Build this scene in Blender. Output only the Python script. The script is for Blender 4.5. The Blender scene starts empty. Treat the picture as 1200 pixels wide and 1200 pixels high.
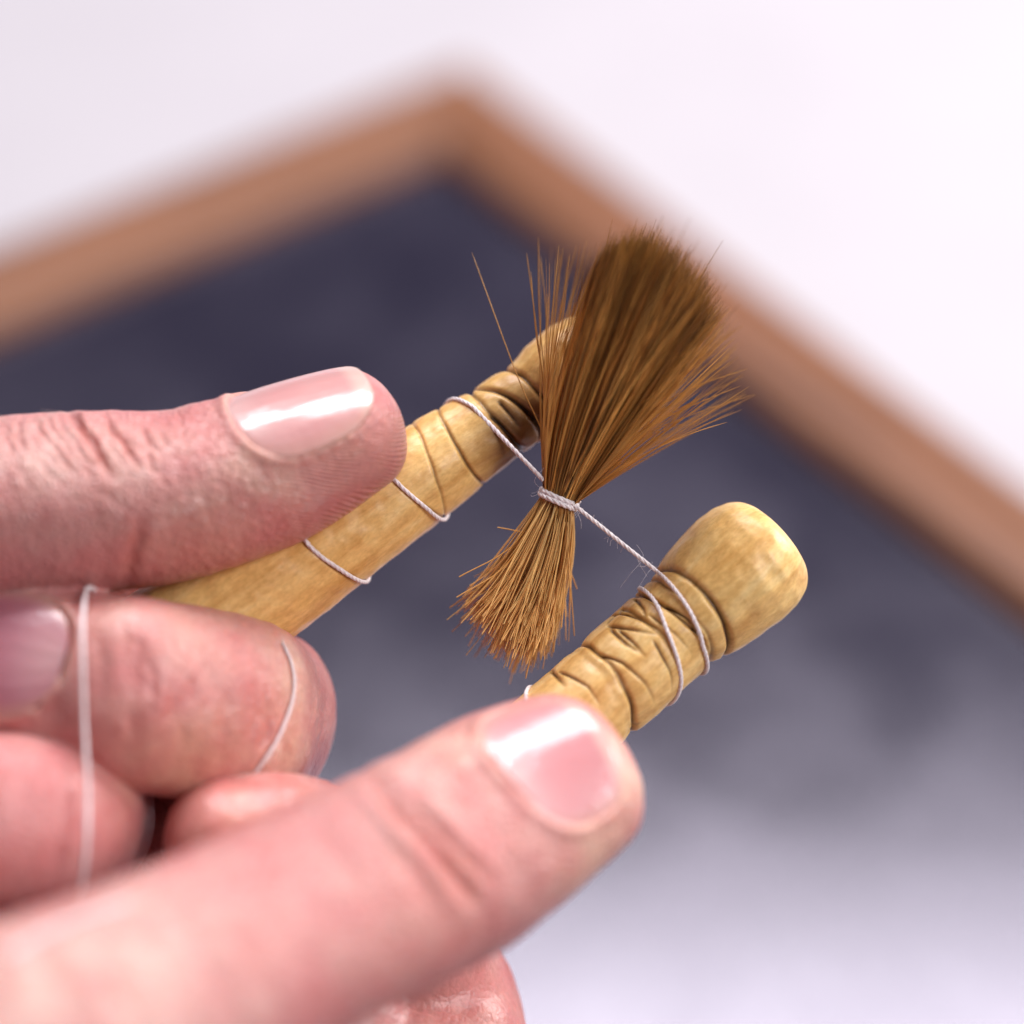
import bpy, math
import numpy as np

# ------------------------------------------------------------------ camera, world, lights
MM = 0.001
PITCH = math.radians(41.3)
D0 = 333.0            # mm from the lens to the plane of focus
FRAME = 120.0         # mm seen across the plane of focus
HGT = 100.0           # mm from the table to the middle of the plane of focus
sp, cp = math.sin(PITCH), math.cos(PITCH)
RIGHT = np.array([1.0, 0, 0]); UP = np.array([0, sp, cp]); BACK = np.array([0, -cp, sp])
FC = np.array([0, 0, HGT])

scene = bpy.context.scene
col = scene.collection
cam_d = bpy.data.cameras.new('camera')
cam_d.sensor_width = 36; cam_d.lens = 36 * D0 / FRAME
cam_d.clip_start = 0.01; cam_d.clip_end = 20
cam_d.dof.use_dof = True
cam_d.dof.focus_distance = (D0 - 1.0) * MM
cam_d.dof.aperture_fstop = cam_d.lens / 20.5
cam_d.dof.aperture_blades = 0
cam = bpy.data.objects.new('camera', cam_d); col.objects.link(cam)
cam.location = (FC + BACK * D0) * MM
cam.rotation_euler = (math.pi / 2 - PITCH, 0, 0)
scene.camera = cam

w = bpy.data.worlds.new('World'); scene.world = w; w.use_nodes = True
bg = w.node_tree.nodes['Background']
bg.inputs[0].default_value = (0.93, 0.90, 1.0, 1); bg.inputs[1].default_value = 0.075

def softbox(name, loc, target, sx, sy, power, color=(1, 1, 1)):
    l = bpy.data.lights.new(name, 'AREA'); l.shape = 'RECTANGLE'; l.size = sx; l.size_y = sy
    l.energy = power; l.color = color
    o = bpy.data.objects.new(name, l); col.objects.link(o)
    o.location = loc
    from mathutils import Vector
    o.rotation_euler = (Vector(target) - Vector(loc)).to_track_quat('-Z', 'Y').to_euler()
    return o
softbox('overhead_softbox', (-0.02, 0.565, 0.93), (0, 0, 0.08), 0.84, 0.35, 13.4, (1.0, 0.965, 1.0))
softbox('side_softbox', (0.56, 0.32, 0.34), (0.15, 0.14, 0.0), 0.36, 0.36, 4.8, (1.0, 0.985, 0.97))
softbox('front_softbox', (0.74, -0.40, 0.86), (0, 0, 0.1), 0.55, 0.55, 8.9, (1.0, 0.985, 0.985))

vs = scene.view_settings
vs.view_transform = 'Standard'; vs.look = 'None'; vs.gamma = 1.0; vs.exposure = 0.0
vs.use_curve_mapping = False
scene.cycles.use_denoising = True
scene.cycles.max_bounces = 8

# ------------------------------------------------------------------ helpers
rng = np.random.default_rng(7)

def at(px, py, z=0.0):
    """pixel of the photograph + depth towards the camera (mm) -> camera-aligned mm"""
    s = (D0 - z) / D0
    return np.array([(px - 600) / 1200 * FRAME * s, (600 - py) / 1200 * FRAME * s, z])
def pix(P):
    s = D0 / (D0 - P[:, 2])
    return np.stack([600 + P[:, 0] * s * 1200 / FRAME, 600 - P[:, 1] * s * 1200 / FRAME], 1)
def to_world(P):
    P = np.asarray(P, float)
    return (FC + P[..., 0:1] * RIGHT + P[..., 1:2] * UP + P[..., 2:3] * BACK) * MM
def nrm(v): return v / np.linalg.norm(v)

def tag(o, label=None, cat=None, group=None, kind=None):
    if label: o['label'] = label
    if cat: o['category'] = cat
    if group: o['group'] = group
    if kind: o['kind'] = kind
    return o
def link(name, me, parent=None, loc=None):
    o = bpy.data.objects.new(name, me); col.objects.link(o)
    if parent is not None: o.parent = parent
    if loc is not None: o.location = loc
    return o
def mesh_np(name, V, F, mat=None, smooth=True):
    """V (n,3) metres, F (m,4) or (m,3) int"""
    me = bpy.data.meshes.new(name)
    F = np.asarray(F, np.int32); k = F.shape[1]
    me.vertices.add(len(V)); me.vertices.foreach_set('co', np.asarray(V, np.float32).ravel())
    me.loops.add(F.size); me.loops.foreach_set('vertex_index', F.ravel())
    me.polygons.add(len(F))
    me.polygons.foreach_set('loop_start', np.arange(0, F.size, k, dtype=np.int32))
    me.polygons.foreach_set('use_smooth', np.full(len(F), smooth))
    me.update(calc_edges=True); me.validate()
    if mat: me.materials.append(mat)
    return me
def attr_color(me, name, C):
    a = me.attributes.new(name, 'FLOAT_COLOR', 'POINT')
    if C.shape[1] == 3: C = np.concatenate([C, np.ones((len(C), 1))], 1)
    a.data.foreach_set('color', np.clip(C, 0, 10).astype(np.float32).ravel())
def attr_float(me, name, x):
    a = me.attributes.new(name, 'FLOAT', 'POINT'); a.data.foreach_set('value', x.astype(np.float32))

def _hash(ix, iy, iz, seed):
    h = (ix.astype(np.int64) * 374761393 + iy.astype(np.int64) * 668265263 + iz.astype(np.int64) * 2147483647 + seed * 1274126177) & 0xFFFFFFFF
    h = ((h ^ (h >> 13)) * 1274126177) & 0xFFFFFFFF
    h = (h ^ (h >> 16)) & 0xFFFFFFFF
    return h.astype(np.float64) / 4294967295.0 * 2 - 1
def noise3(P, scale=1.0, seed=0):
    """smooth value noise, -1..1; scale = feature size"""
    Q = np.asarray(P, float) / scale
    I = np.floor(Q).astype(np.int64); f = Q - I; f = f * f * f * (f * (f * 6 - 15) + 10)
    r = 0
    for dx in (0, 1):
        wx = f[:, 0] if dx else 1 - f[:, 0]
        for dy in (0, 1):
            wy = f[:, 1] if dy else 1 - f[:, 1]
            for dz in (0, 1):
                wz = f[:, 2] if dz else 1 - f[:, 2]
                r = r + wx * wy * wz * _hash(I[:, 0] + dx, I[:, 1] + dy, I[:, 2] + dz, seed)
    return r
def fbm(P, scale, octaves=3, seed=0):
    r = 0; a = 1.0
    for k in range(octaves): r = r + a * noise3(P, scale / 2 ** k, seed + k * 17); a *= .5
    return r
def polydist(Q, pts):
    """distance of 2-D/3-D points Q to a polyline, and the parameter 0..1 along it"""
    pts = np.asarray(pts, float); best = np.full(len(Q), 1e9); tt = np.zeros(len(Q)); n = len(pts) - 1
    for i in range(n):
        a, b = pts[i], pts[i + 1]; ab = b - a
        t = np.clip(((Q - a) @ ab) / (ab @ ab), 0, 1)
        d = np.linalg.norm(Q - a - t[:, None] * ab, axis=1)
        m = d < best; best[m] = d[m]; tt[m] = (i + t[m]) / n
    return best, tt
def catmull(pts, n):
    """n samples per span through the rows of pts"""
    pts = np.asarray(pts, float)
    P = np.vstack([2 * pts[0] - pts[1], pts, 2 * pts[-1] - pts[-2]]); out = []
    for i in range(1, len(P) - 2):
        p0, p1, p2, p3 = P[i - 1:i + 3]
        for k in range(n):
            t = k / n
            out.append(.5 * (2 * p1 + (p2 - p0) * t + (2 * p0 - 5 * p1 + 4 * p2 - p3) * t * t + (3 * p1 - p0 - 3 * p2 + p3) * t ** 3))
    out.append(pts[-1]); return np.array(out)
def resample(P, step):
    d = np.r_[0, np.cumsum(np.linalg.norm(np.diff(P, axis=0), axis=1))]
    n = max(2, int(d[-1] / step) + 1); s = np.linspace(0, d[-1], n)
    return np.stack([np.interp(s, d, P[:, k]) for k in range(3)], 1)
def frames(P):
    T = np.gradient(P, axis=0); T /= np.linalg.norm(T, axis=1)[:, None] + 1e-12
    N = np.zeros_like(P); v = np.array([0, 0, 1.0]) if abs(T[0][2]) < .9 else np.array([1.0, 0, 0])
    for i in range(len(P)):
        v = v - T[i] * (v @ T[i]); v = v / (np.linalg.norm(v) + 1e-12); N[i] = v
    return T, N, np.cross(T, N)
def tube(P, R, sides=6):
    """tube of points P (mm), radius R (scalar or array): verts, quads (open ends closed by tiny taper)"""
    T, N, B = frames(P); n = len(P); R = np.broadcast_to(np.asarray(R, float), (n,))
    a = np.arange(sides) * 2 * np.pi / sides
    V = P[:, None, :] + R[:, None, None] * (np.cos(a)[None, :, None] * N[:, None, :] + np.sin(a)[None, :, None] * B[:, None, :])
    i = np.arange(n - 1)[:, None] * sides; j = np.arange(sides)[None, :]; k = (j + 1) % sides
    F = np.stack([i + j, i + k, i + sides + k, i + sides + j], -1).reshape(-1, 4)
    return V.reshape(-1, 3), F
class Bag:
    def __init__(self): self.V = []; self.F = []; self.C = []; self.n = 0
    def add(self, V, F, C=None):
        self.V.append(V); self.F.append(F + self.n); self.n += len(V)
        if C is not None: self.C.append(C)
    def mesh(self, name, mat, origin=(0, 0, 0)):
        V = to_world(np.vstack(self.V)) - np.asarray(origin)
        me = mesh_np(name, V, np.vstack(self.F), mat)
        if self.C: attr_color(me, 'tint', np.vstack(self.C))
        return me

# ------------------------------------------------------------------ materials
def new_mat(name):
    m = bpy.data.materials.new(name); m.use_nodes = True
    nt = m.node_tree; b = nt.nodes['Principled BSDF']
    return m, nt, b
def N(nt, t, **kw):
    n = nt.nodes.new(t)
    for k, v in kw.items():
        if k.startswith('i_'):
            key = k[2:]; key = int(key) if key.isdigit() else key.replace('_', ' ')
            n.inputs[key].default_value = v
        else: setattr(n, k, v)
    return n
def L(nt, a, b): nt.links.new(a, b)
def math_node(nt, op, a, b=None, clamp=False):
    n = nt.nodes.new('ShaderNodeMath'); n.operation = op; n.use_clamp = clamp
    for i, v in enumerate((a, b)):
        if v is None: continue
        if isinstance(v, (int, float)): n.inputs[i].default_value = v
        else: L(nt, v, n.inputs[i])
    return n.outputs[0]
def mix_col(nt, fac, a, b, blend='MIX'):
    n = nt.nodes.new('ShaderNodeMix'); n.data_type = 'RGBA'; n.blend_type = blend
    for s, v in ((n.inputs[0], fac), (n.inputs[6], a), (n.inputs[7], b)):
        if isinstance(v, (int, float)): s.default_value = v
        elif isinstance(v, tuple): s.default_value = (*v, 1)
        else: L(nt, v, s)
    return n.outputs[2]
def ramp(nt, fac, stops):
    n = nt.nodes.new('ShaderNodeValToRGB'); L(nt, fac, n.inputs[0]); e = n.color_ramp.elements
    while len(e) < len(stops): e.new(0.5)
    for el, (p, c) in zip(e, stops): el.position = p; el.color = (*c, 1) if len(c) == 3 else c
    return n.outputs[0]

def skin_material():
    m, nt, b = new_mat('skin')
    tc = N(nt, 'ShaderNodeTexCoord'); obj = tc.outputs['Object']
    tint = N(nt, 'ShaderNodeAttribute', attribute_name='tint')
    n1 = N(nt, 'ShaderNodeTexNoise', i_Scale=230.0, i_Detail=4.0, i_Roughness=.6); L(nt, obj, n1.inputs['Vector'])
    n2 = N(nt, 'ShaderNodeTexNoise', i_Scale=1500.0, i_Detail=2.0); L(nt, obj, n2.inputs['Vector'])
    f1 = ramp(nt, n1.outputs[0], [(.38, (0, 0, 0)), (.68, (1, 1, 1))])
    c = mix_col(nt, math_node(nt, 'MULTIPLY', f1, .42), tint.outputs['Color'], (.55, .125, .13))
    f2 = ramp(nt, n2.outputs[0], [(.3, (.90, .88, .88)), (.7, (1.06, 1.06, 1.06))])
    c = mix_col(nt, 1.0, c, f2, 'MULTIPLY')
    L(nt, c, b.inputs['Base Color'])
    b.inputs['Subsurface Weight'].default_value = .42
    b.inputs['Subsurface Radius'].default_value = (1.0, .36, .22)
    b.inputs['Subsurface Scale'].default_value = .0010
    b.inputs['Specular IOR Level'].default_value = .5
    rr = N(nt, 'ShaderNodeMapRange', i_3=.27, i_4=.42); L(nt, n1.outputs[0], rr.inputs[0]); L(nt, rr.outputs[0], b.inputs['Roughness'])
    # fine relief: cells between the skin lines, and ridges on the finger pads
    wn = N(nt, 'ShaderNodeTexNoise', i_Scale=700.0, i_Detail=2.0); L(nt, obj, wn.inputs['Vector'])
    wv = N(nt, 'ShaderNodeVectorMath', operation='MULTIPLY_ADD'); L(nt, wn.outputs['Color'], wv.inputs[0])
    wv.inputs[1].default_value = (.0005,) * 3; L(nt, obj, wv.inputs[2])
    v1 = N(nt, 'ShaderNodeTexVoronoi', feature='DISTANCE_TO_EDGE', i_Scale=1050.0); L(nt, wv.outputs[0], v1.inputs['Vector'])
    e1 = ramp(nt, v1.outputs[0], [(0, (0, 0, 0)), (.30, (1, 1, 1))])
    n3 = N(nt, 'ShaderNodeTexNoise', i_Scale=1900.0, i_Detail=3.0); L(nt, obj, n3.inputs['Vector'])
    grain = N(nt, 'ShaderNodeAttribute', attribute_name='grain')
    fp = N(nt, 'ShaderNodeAttribute', attribute_name='ridge'); fm = N(nt, 'ShaderNodeAttribute', attribute_name='ridge_mask')
    h = math_node(nt, 'MULTIPLY', e1, grain.outputs['Fac'])
    h = math_node(nt, 'ADD', h, math_node(nt, 'MULTIPLY', n3.outputs[0], .55))
    s = math_node(nt, 'SINE', math_node(nt, 'MULTIPLY', fp.outputs['Fac'], 2 * math.pi))
    s = math_node(nt, 'MULTIPLY', s, fm.outputs['Fac'])
    h = math_node(nt, 'ADD', h, math_node(nt, 'MULTIPLY', s, .75))
    bp = N(nt, 'ShaderNodeBump', i_Strength=1.0, i_Distance=.00011); L(nt, h, bp.inputs['Height'])
    L(nt, bp.outputs[0], b.inputs['Normal'])
    return m
def nail_material():
    m, nt, b = new_mat('nail')
    tint = N(nt, 'ShaderNodeAttribute', attribute_name='tint')
    L(nt, tint.outputs['Color'], b.inputs['Base Color'])
    b.inputs['Subsurface Weight'].default_value = .35
    b.inputs['Subsurface Radius'].default_value = (1.0, .45, .35); b.inputs['Subsurface Scale'].default_value = .0014
    b.inputs['Roughness'].default_value = .3
    b.inputs['Coat Weight'].default_value = .62; b.inputs['Coat Roughness'].default_value = .06; b.inputs['Coat IOR'].default_value = 1.55
    tc = N(nt, 'ShaderNodeTexCoord')
    n = N(nt, 'ShaderNodeTexNoise', i_Scale=520.0, i_Detail=4.0, i_Roughness=.6); L(nt, tc.outputs['Object'], n.inputs['Vector'])
    bp = N(nt, 'ShaderNodeBump', i_Strength=.7, i_Distance=.00012); L(nt, n.outputs[0], bp.inputs['Height'])
    L(nt, bp.outputs[0], b.inputs['Normal']); L(nt, bp.outputs[0], b.inputs['Coat Normal'])
    return m
def peg_material():
    m, nt, b = new_mat('boxwood')
    tc = N(nt, 'ShaderNodeTexCoord'); obj = tc.outputs['Object']
    mp = N(nt, 'ShaderNodeMapping'); mp.inputs['Scale'].default_value = (1, 1, .14); L(nt, obj, mp.inputs[0])
    mp2 = N(nt, 'ShaderNodeMapping'); mp2.inputs['Scale'].default_value = (1, 1, .5); L(nt, obj, mp2.inputs[0])
    tint = N(nt, 'ShaderNodeAttribute', attribute_name='tint')
    n1 = N(nt, 'ShaderNodeTexNoise', i_Scale=330.0, i_Detail=5.0, i_Roughness=.62, i_Distortion=.6); L(nt, mp.outputs[0], n1.inputs['Vector'])
    n2 = N(nt, 'ShaderNodeTexNoise', i_Scale=2300.0, i_Detail=3.0, i_Roughness=.7); L(nt, mp2.outputs[0], n2.inputs['Vector'])
    n3 = N(nt, 'ShaderNodeTexNoise', i_Scale=900.0, i_Detail=4.0, i_Roughness=.65); L(nt, mp2.outputs[0], n3.inputs['Vector'])
    base = ramp(nt, n1.outputs[0], [(.28, (.62, .315, .085)), (.5, (.85, .535, .20)), (.74, (.91, .66, .32))])
    c = mix_col(nt, 1.0, base, tint.outputs['Color'], 'MULTIPLY')
    fl = ramp(nt, n2.outputs[0], [(.32, (.88, .84, .76)), (.62, (1.06, 1.06, 1.06))])
    c = mix_col(nt, 1.0, c, fl, 'MULTIPLY')
    sp_ = ramp(nt, n3.outputs[0], [(.62, (0, 0, 0)), (.78, (1, 1, 1))])
    c = mix_col(nt, math_node(nt, 'MULTIPLY', sp_, .22), c, (.36, .17, .05))
    L(nt, c, b.inputs['Base Color'])
    rr = N(nt, 'ShaderNodeMapRange', i_3=.24, i_4=.50); L(nt, n3.outputs[0], rr.inputs[0]); L(nt, rr.outputs[0], b.inputs['Roughness'])
    b.inputs['Subsurface Weight'].default_value = .08; b.inputs['Subsurface Radius'].default_value = (1, .5, .2); b.inputs['Subsurface Scale'].default_value = .0008
    h = math_node(nt, 'ADD', n3.outputs[0], math_node(nt, 'MULTIPLY', n2.outputs[0], .5))
    bp = N(nt, 'ShaderNodeBump', i_Strength=.45, i_Distance=.00009); L(nt, h, bp.inputs['Height']); L(nt, bp.outputs[0], b.inputs['Normal'])
    return m
def tint_material(name, rough, spec=.5, sss=0.0):
    m, nt, b = new_mat(name)
    tint = N(nt, 'ShaderNodeAttribute', attribute_name='tint'); L(nt, tint.outputs['Color'], b.inputs['Base Color'])
    b.inputs['Roughness'].default_value = rough; b.inputs['Specular IOR Level'].default_value = spec
    if sss:
        b.inputs['Subsurface Weight'].default_value = sss; b.inputs['Subsurface Radius'].default_value = (1, .9, .9); b.inputs['Subsurface Scale'].default_value = .0003
    return m
def thread_material():
    m, nt, b = new_mat('cotton_thread')
    tc = N(nt, 'ShaderNodeTexCoord')
    n = N(nt, 'ShaderNodeTexNoise', i_Scale=2500.0, i_Detail=3.0); L(nt, tc.outputs['Object'], n.inputs['Vector'])
    c = ramp(nt, n.outputs[0], [(.3, (.72, .61, .63)), (.7, (.92, .84, .86))]); L(nt, c, b.inputs['Base Color'])
    b.inputs['Roughness'].default_value = .55; b.inputs['Sheen Weight'].default_value = .3
    return m
def slate_material():
    m, nt, b = new_mat('slate')
    tc = N(nt, 'ShaderNodeTexCoord'); obj = tc.outputs['Object']
    n1 = N(nt, 'ShaderNodeTexNoise', i_Scale=38.0, i_Detail=4.0, i_Roughness=.55, i_Distortion=.4); L(nt, obj, n1.inputs['Vector'])
    n2 = N(nt, 'ShaderNodeTexNoise', i_Scale=9.0, i_Detail=3.0); L(nt, obj, n2.inputs['Vector'])
    d = ramp(nt, n1.outputs[0], [(.4, (0, 0, 0)), (.8, (1, 1, 1))])
    c = mix_col(nt, math_node(nt, 'MULTIPLY', d, .045), (.013, .0112, .025), (.26, .23, .34)); L(nt, c, b.inputs['Base Color'])
    rr = N(nt, 'ShaderNodeMapRange', i_1=.3, i_2=.7, i_3=.17, i_4=.245); L(nt, n1.outputs[0], rr.inputs[0]); L(nt, rr.outputs[0], b.inputs['Roughness'])
    b.inputs['IOR'].default_value = 1.86; b.inputs['Specular Tint'].default_value = (.93, .875, 1.0, 1)
    return m
def rail_material():
    m, nt, b = new_mat('stained_wood')
    tc = N(nt, 'ShaderNodeTexCoord')
    mp = N(nt, 'ShaderNodeMapping'); mp.inputs['Scale'].default_value = (.06, 1, 1); L(nt, tc.outputs['Object'], mp.inputs[0])
    n1 = N(nt, 'ShaderNodeTexNoise', i_Scale=420.0, i_Detail=5.0, i_Roughness=.6); L(nt, mp.outputs[0], n1.inputs['Vector'])
    c = ramp(nt, n1.outputs[0], [(.3, (.10, .030, .010)), (.5, (.190, .064, .022)), (.72, (.265, .10, .038))]); L(nt, c, b.inputs['Base Color'])
    b.inputs['Roughness'].default_value = .48
    bp = N(nt, 'ShaderNodeBump', i_Strength=.3, i_Distance=.0003); L(nt, n1.outputs[0], bp.inputs['Height']); L(nt, bp.outputs[0], b.inputs['Normal'])
    return m
def table_material():
    m, nt, b = new_mat('white_table')
    tc = N(nt, 'ShaderNodeTexCoord')
    n1 = N(nt, 'ShaderNodeTexNoise', i_Scale=30.0, i_Detail=5.0); L(nt, tc.outputs['Object'], n1.inputs['Vector'])
    c = ramp(nt, n1.outputs[0], [(.3, (.435, .407, .44)), (.7, (.458, .43, .463))]); L(nt, c, b.inputs['Base Color'])
    b.inputs['Roughness'].default_value = .6
    return m
M_SKIN, M_NAIL, M_PEG, M_THREAD = skin_material(), nail_material(), peg_material(), thread_material()
M_SLATE, M_RAIL, M_TABLE = slate_material(), rail_material(), table_material()
M_HAIR = tint_material('animal_hair', .28, .5); M_FUZZ = tint_material('fine_fibre', .6)

# ------------------------------------------------------------------ table and slate
def plane_hit(px, py, z):
    d = RIGHT * ((px - 600) / 1200 * FRAME) + UP * ((600 - py) / 1200 * FRAME) - BACK * D0
    C = FC + BACK * D0
    return C + d * ((z - C[2]) / d[2])
def build_setting():
    g = np.linspace(-900, 900, 13); V = np.array([[x, y + 350, 0] for y in g for x in g]) * MM
    F = [[j * 13 + i, j * 13 + i + 1, (j + 1) * 13 + i + 1, (j + 1) * 13 + i] for j in range(12) for i in range(12)]
    t = link('table_top', mesh_np('table_top', V, F, M_TABLE)); tag(t, 'smooth white table top under the framed slate', 'table', kind='structure')
    ZT = 10.0
    c = plane_hit(546, 68, ZT); a = plane_hit(0, 279, ZT); b_ = plane_hit(1200, 560, ZT)
    u = nrm(a - c); v = nrm(b_ - c); v = nrm(v - u * (v @ u) * .5); u = nrm(u - v * (u @ v))
    A, B = 260.0, 340.0; W = 20.5
    root = bpy.data.objects.new('writing_slate', None); col.objects.link(root)
    mid = c + u * A / 2 + v * B / 2; origin = np.array([mid[0], mid[1], 0]) * MM
    root.location = origin; tag(root, 'dark grey writing slate in a brown wooden frame lying on the white table', 'slate')
    # cross-section of a rail: distance from the outer edge, height
    prof = [(0, .3), (0, 7.2), (.5, 8.8), (1.6, 9.8), (3.2, 10.0), (8.5, 10.0), (9.2, 9.4), (10.0, 9.4), (10.7, 10.0), (15.0, 10.0), (17.2, 9.5), (19.0, 8.2), (20.2, 6.6), (W, 5.2), (W, .3)]
    corners = [c, c + u * A, c + u * A + v * B, c + v * B]
    for k in range(4):
        p, q = corners[k], corners[(k + 1) % 4]; ax = nrm(q - p); inn = np.cross([0, 0, 1], ax)
        if (mid - p) @ inn < 0: inn = -inn
        Lr = np.linalg.norm(q - p); o = p.copy(); o[2] = 0; V = []
        for (d, h) in prof: V.append((d + .05, d, h))
        for (d, h) in prof: V.append((Lr - d - .05, d, h))
        n = len(prof); F = [[i, (i + 1) % n, n + (i + 1) % n, n + i] for i in range(n)]
        me = bpy.data.meshes.new('frame_rail')
        me.from_pydata([tuple(np.array(x) * MM) for x in V], [], F + [list(range(n)), list(range(2 * n - 1, n - 1, -1))])
        me.update(); me.materials.append(M_RAIL)
        r = link('frame_rail', me, root); r.location = o * MM - origin
        from mathutils import Matrix
        mt = Matrix([[ax[0], inn[0], 0], [ax[1], inn[1], 0], [0, 0, 1]])
        r.rotation_euler = mt.to_euler() if mt.determinant() > 0 else (0, 0, 0)
        if mt.determinant() < 0:
            for vtx in me.vertices:
                x = vtx.co.copy(); vtx.co = mt @ x
            r.rotation_euler = (0, 0, 0)
        me.flip_normals() if mt.determinant() < 0 else None
    g = 9.0
    P = [c + u * g + v * g, c + u * (A - g) + v * g, c + u * (A - g) + v * (B - g), c + u * g + v * (B - g)]
    V = [np.array([p[0], p[1], z]) * MM - origin for z in (1.0, 5.0) for p in P]
    me = mesh_np('slate_panel', V, [[4, 5, 6, 7], [3, 2, 1, 0], [0, 1, 5, 4], [1, 2, 6, 5], [2, 3, 7, 6], [3, 0, 4, 7]], M_SLATE, smooth=False)
    link('slate_panel', me, root)
build_setting()

# ------------------------------------------------------------------ pegs
class Peg:
    """turned wooden peg: axis in pixels, profile (distance along the axis mm, radius mm)"""
    def __init__(s, p0, p1, profile, seed):
        s.A = at(*p0); s.B = at(*p1); s.ax = nrm(s.B - s.A); s.len = np.linalg.norm(s.B - s.A)
        s.e1 = nrm(np.array([0, 0, 1.0]) - s.ax * s.ax[2])          # theta 0 faces the camera
        s.e2 = np.cross(s.ax, s.e1)
        s.pr = np.array(profile, float); s.seed = seed; s.rings = []; s.lines = []; s.stains = []
    def r(s, x):
        if not hasattr(s, 'tab') or s.tabn != s.pr[-1, 0]:
            g = np.linspace(0, s.pr[-1, 0], 2400); v = np.interp(g, s.pr[:, 0], s.pr[:, 1]); k = np.exp(-np.linspace(-2.5, 2.5, 75) ** 2); k /= k.sum()
            sm = np.convolve(np.pad(v, 37, 'edge'), k, 'valid'); e = np.clip(np.minimum(g, g[-1] - g) / 1.6 - .15, 0, 1)
            s.tab = (g, v * (1 - e) + sm * e); s.tabn = s.pr[-1, 0]
        return np.interp(x, *s.tab)
    def pt(s, x, th, off=0.0):
        x = np.asarray(x, float); th = np.asarray(th, float); rr = s.r(x) + off
        return s.A + x[..., None] * s.ax + (rr * np.cos(th))[..., None] * s.e1 + (rr * np.sin(th))[..., None] * s.e2
    def uv(s, px, py):
        """pixel -> (along, theta) on the side facing the camera"""
        C = np.array([0, 0, D0]); d = nrm(at(px, py, 0) - C); R = 6.0; x = 10.0
        for _ in range(6):
            o = C - s.A; dp = d - s.ax * (d @ s.ax); op = o - s.ax * (o @ s.ax)
            a = dp @ dp; b = 2 * dp @ op; c = op @ op - R * R; disc = max(b * b - 4 * a * c, 0)
            t = (-b - math.sqrt(disc)) / (2 * a); P = C + d * t; x = (P - s.A) @ s.ax; R = float(s.r(x))
        q = P - s.A
        return x, math.atan2(q @ s.e2, q @ s.e1)
    def ring(s, pts, width, depth, dark=1.0):
        """groove all the way round through pixels seen on the front"""
        u = np.array([s.uv(*p) for p in pts]); X = np.stack([np.ones(len(u)), np.cos(u[:, 1]), np.sin(u[:, 1])], 1)
        reg = np.diag([0, .05, .05]); k = np.linalg.solve(X.T @ X + reg, X.T @ u[:, 0]); s.rings.append((k, width, depth, dark))
    def line(s, pts, width, depth, dark=1.0):
        u = np.array([s.uv(*p) for p in pts]); s.lines.append((u, width, depth, dark))
    def sdf(s, P):
        q = P - s.A; x = q @ s.ax; rr = np.linalg.norm(q - x[:, None] * s.ax, axis=1)
        return np.maximum(rr - s.r(np.clip(x, 0, s.len)), np.maximum(-x, x - s.len))
    def build(s, name, label):
        ns, nt_ = 520, 300
        x = np.linspace(0, s.len, ns); th = np.arange(nt_) * 2 * np.pi / nt_
        X, TH = np.meshgrid(x, th, indexing='ij'); R = s.r(X)
        # close the ends
        e = np.minimum(X, s.len - X)
        P0 = s.pt(X, TH); fl = P0.reshape(-1, 3)
        R = R + (fbm(fl, 5.0, 3, s.seed) * .14 + fbm(fl, 1.6, 2, s.seed + 5) * .05).reshape(R.shape) * np.clip(e / 2, 0, 1)
        dark = np.zeros_like(R)
        wob = (noise3(fl, 3.0, s.seed + 9) * .22).reshape(R.shape)
        for k, wd, dp, dk in s.rings:
            d = X + wob - (k[0] + k[1] * np.cos(TH) + k[2] * np.sin(TH))
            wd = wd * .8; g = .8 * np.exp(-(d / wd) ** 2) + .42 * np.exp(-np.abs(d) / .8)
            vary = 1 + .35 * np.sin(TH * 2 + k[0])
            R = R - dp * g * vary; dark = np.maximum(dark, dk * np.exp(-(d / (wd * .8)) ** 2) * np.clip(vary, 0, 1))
        for u, wd, dp, dk in s.lines:
            Q = np.stack([X.ravel(), (TH * 6.0).ravel()], 1); U = np.stack([u[:, 0], u[:, 1] * 6.0], 1)
            Q[:, 1] = np.where(Q[:, 1] > np.pi * 6, Q[:, 1] - 2 * np.pi * 6, Q[:, 1])
            d, t = polydist(Q + wob.ravel()[:, None] * .5, U); fade = np.clip(t * 8 + .5, 0, 1) * np.clip((1 - t) * 1.4, 0, 1)
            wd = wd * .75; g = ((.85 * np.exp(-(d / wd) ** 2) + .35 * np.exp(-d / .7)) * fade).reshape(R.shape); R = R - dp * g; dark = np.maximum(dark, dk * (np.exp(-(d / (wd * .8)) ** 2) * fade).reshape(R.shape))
        V = s.A + X[..., None] * s.ax + (R * np.cos(TH))[..., None] * s.e1 + (R * np.sin(TH))[..., None] * s.e2
        V = V.reshape(-1, 3)
        i = np.arange(ns - 1)[:, None] * nt_; j = np.arange(nt_)[None, :]; k = (j + 1) % nt_
        F = np.stack([i + j, i + k, i + nt_ + k, i + nt_ + j], -1).reshape(-1, 4)
        # object space: z along the axis, so the grain runs along the peg
        base = s.A.copy(); Rm = np.stack([to_world(s.e1) - to_world(np.zeros(3)), to_world(s.e2) - to_world(np.zeros(3)), to_world(s.ax) - to_world(np.zeros(3))], 1) / MM
        q = V - base; loc = np.stack([q @ s.e1, q @ s.e2, q @ s.ax], 1) * MM
        n0 = len(loc); loc = np.vstack([loc, [[0, 0, 0], [0, 0, s.len * MM]]])
        jj = np.arange(nt_); kk = (jj + 1) % nt_
        F3 = np.vstack([np.stack([np.full(nt_, n0), kk, jj, jj], 1), np.stack([np.full(nt_, n0 + 1), (ns - 1) * nt_ + jj, (ns - 1) * nt_ + kk, (ns - 1) * nt_ + kk], 1)])
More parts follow.
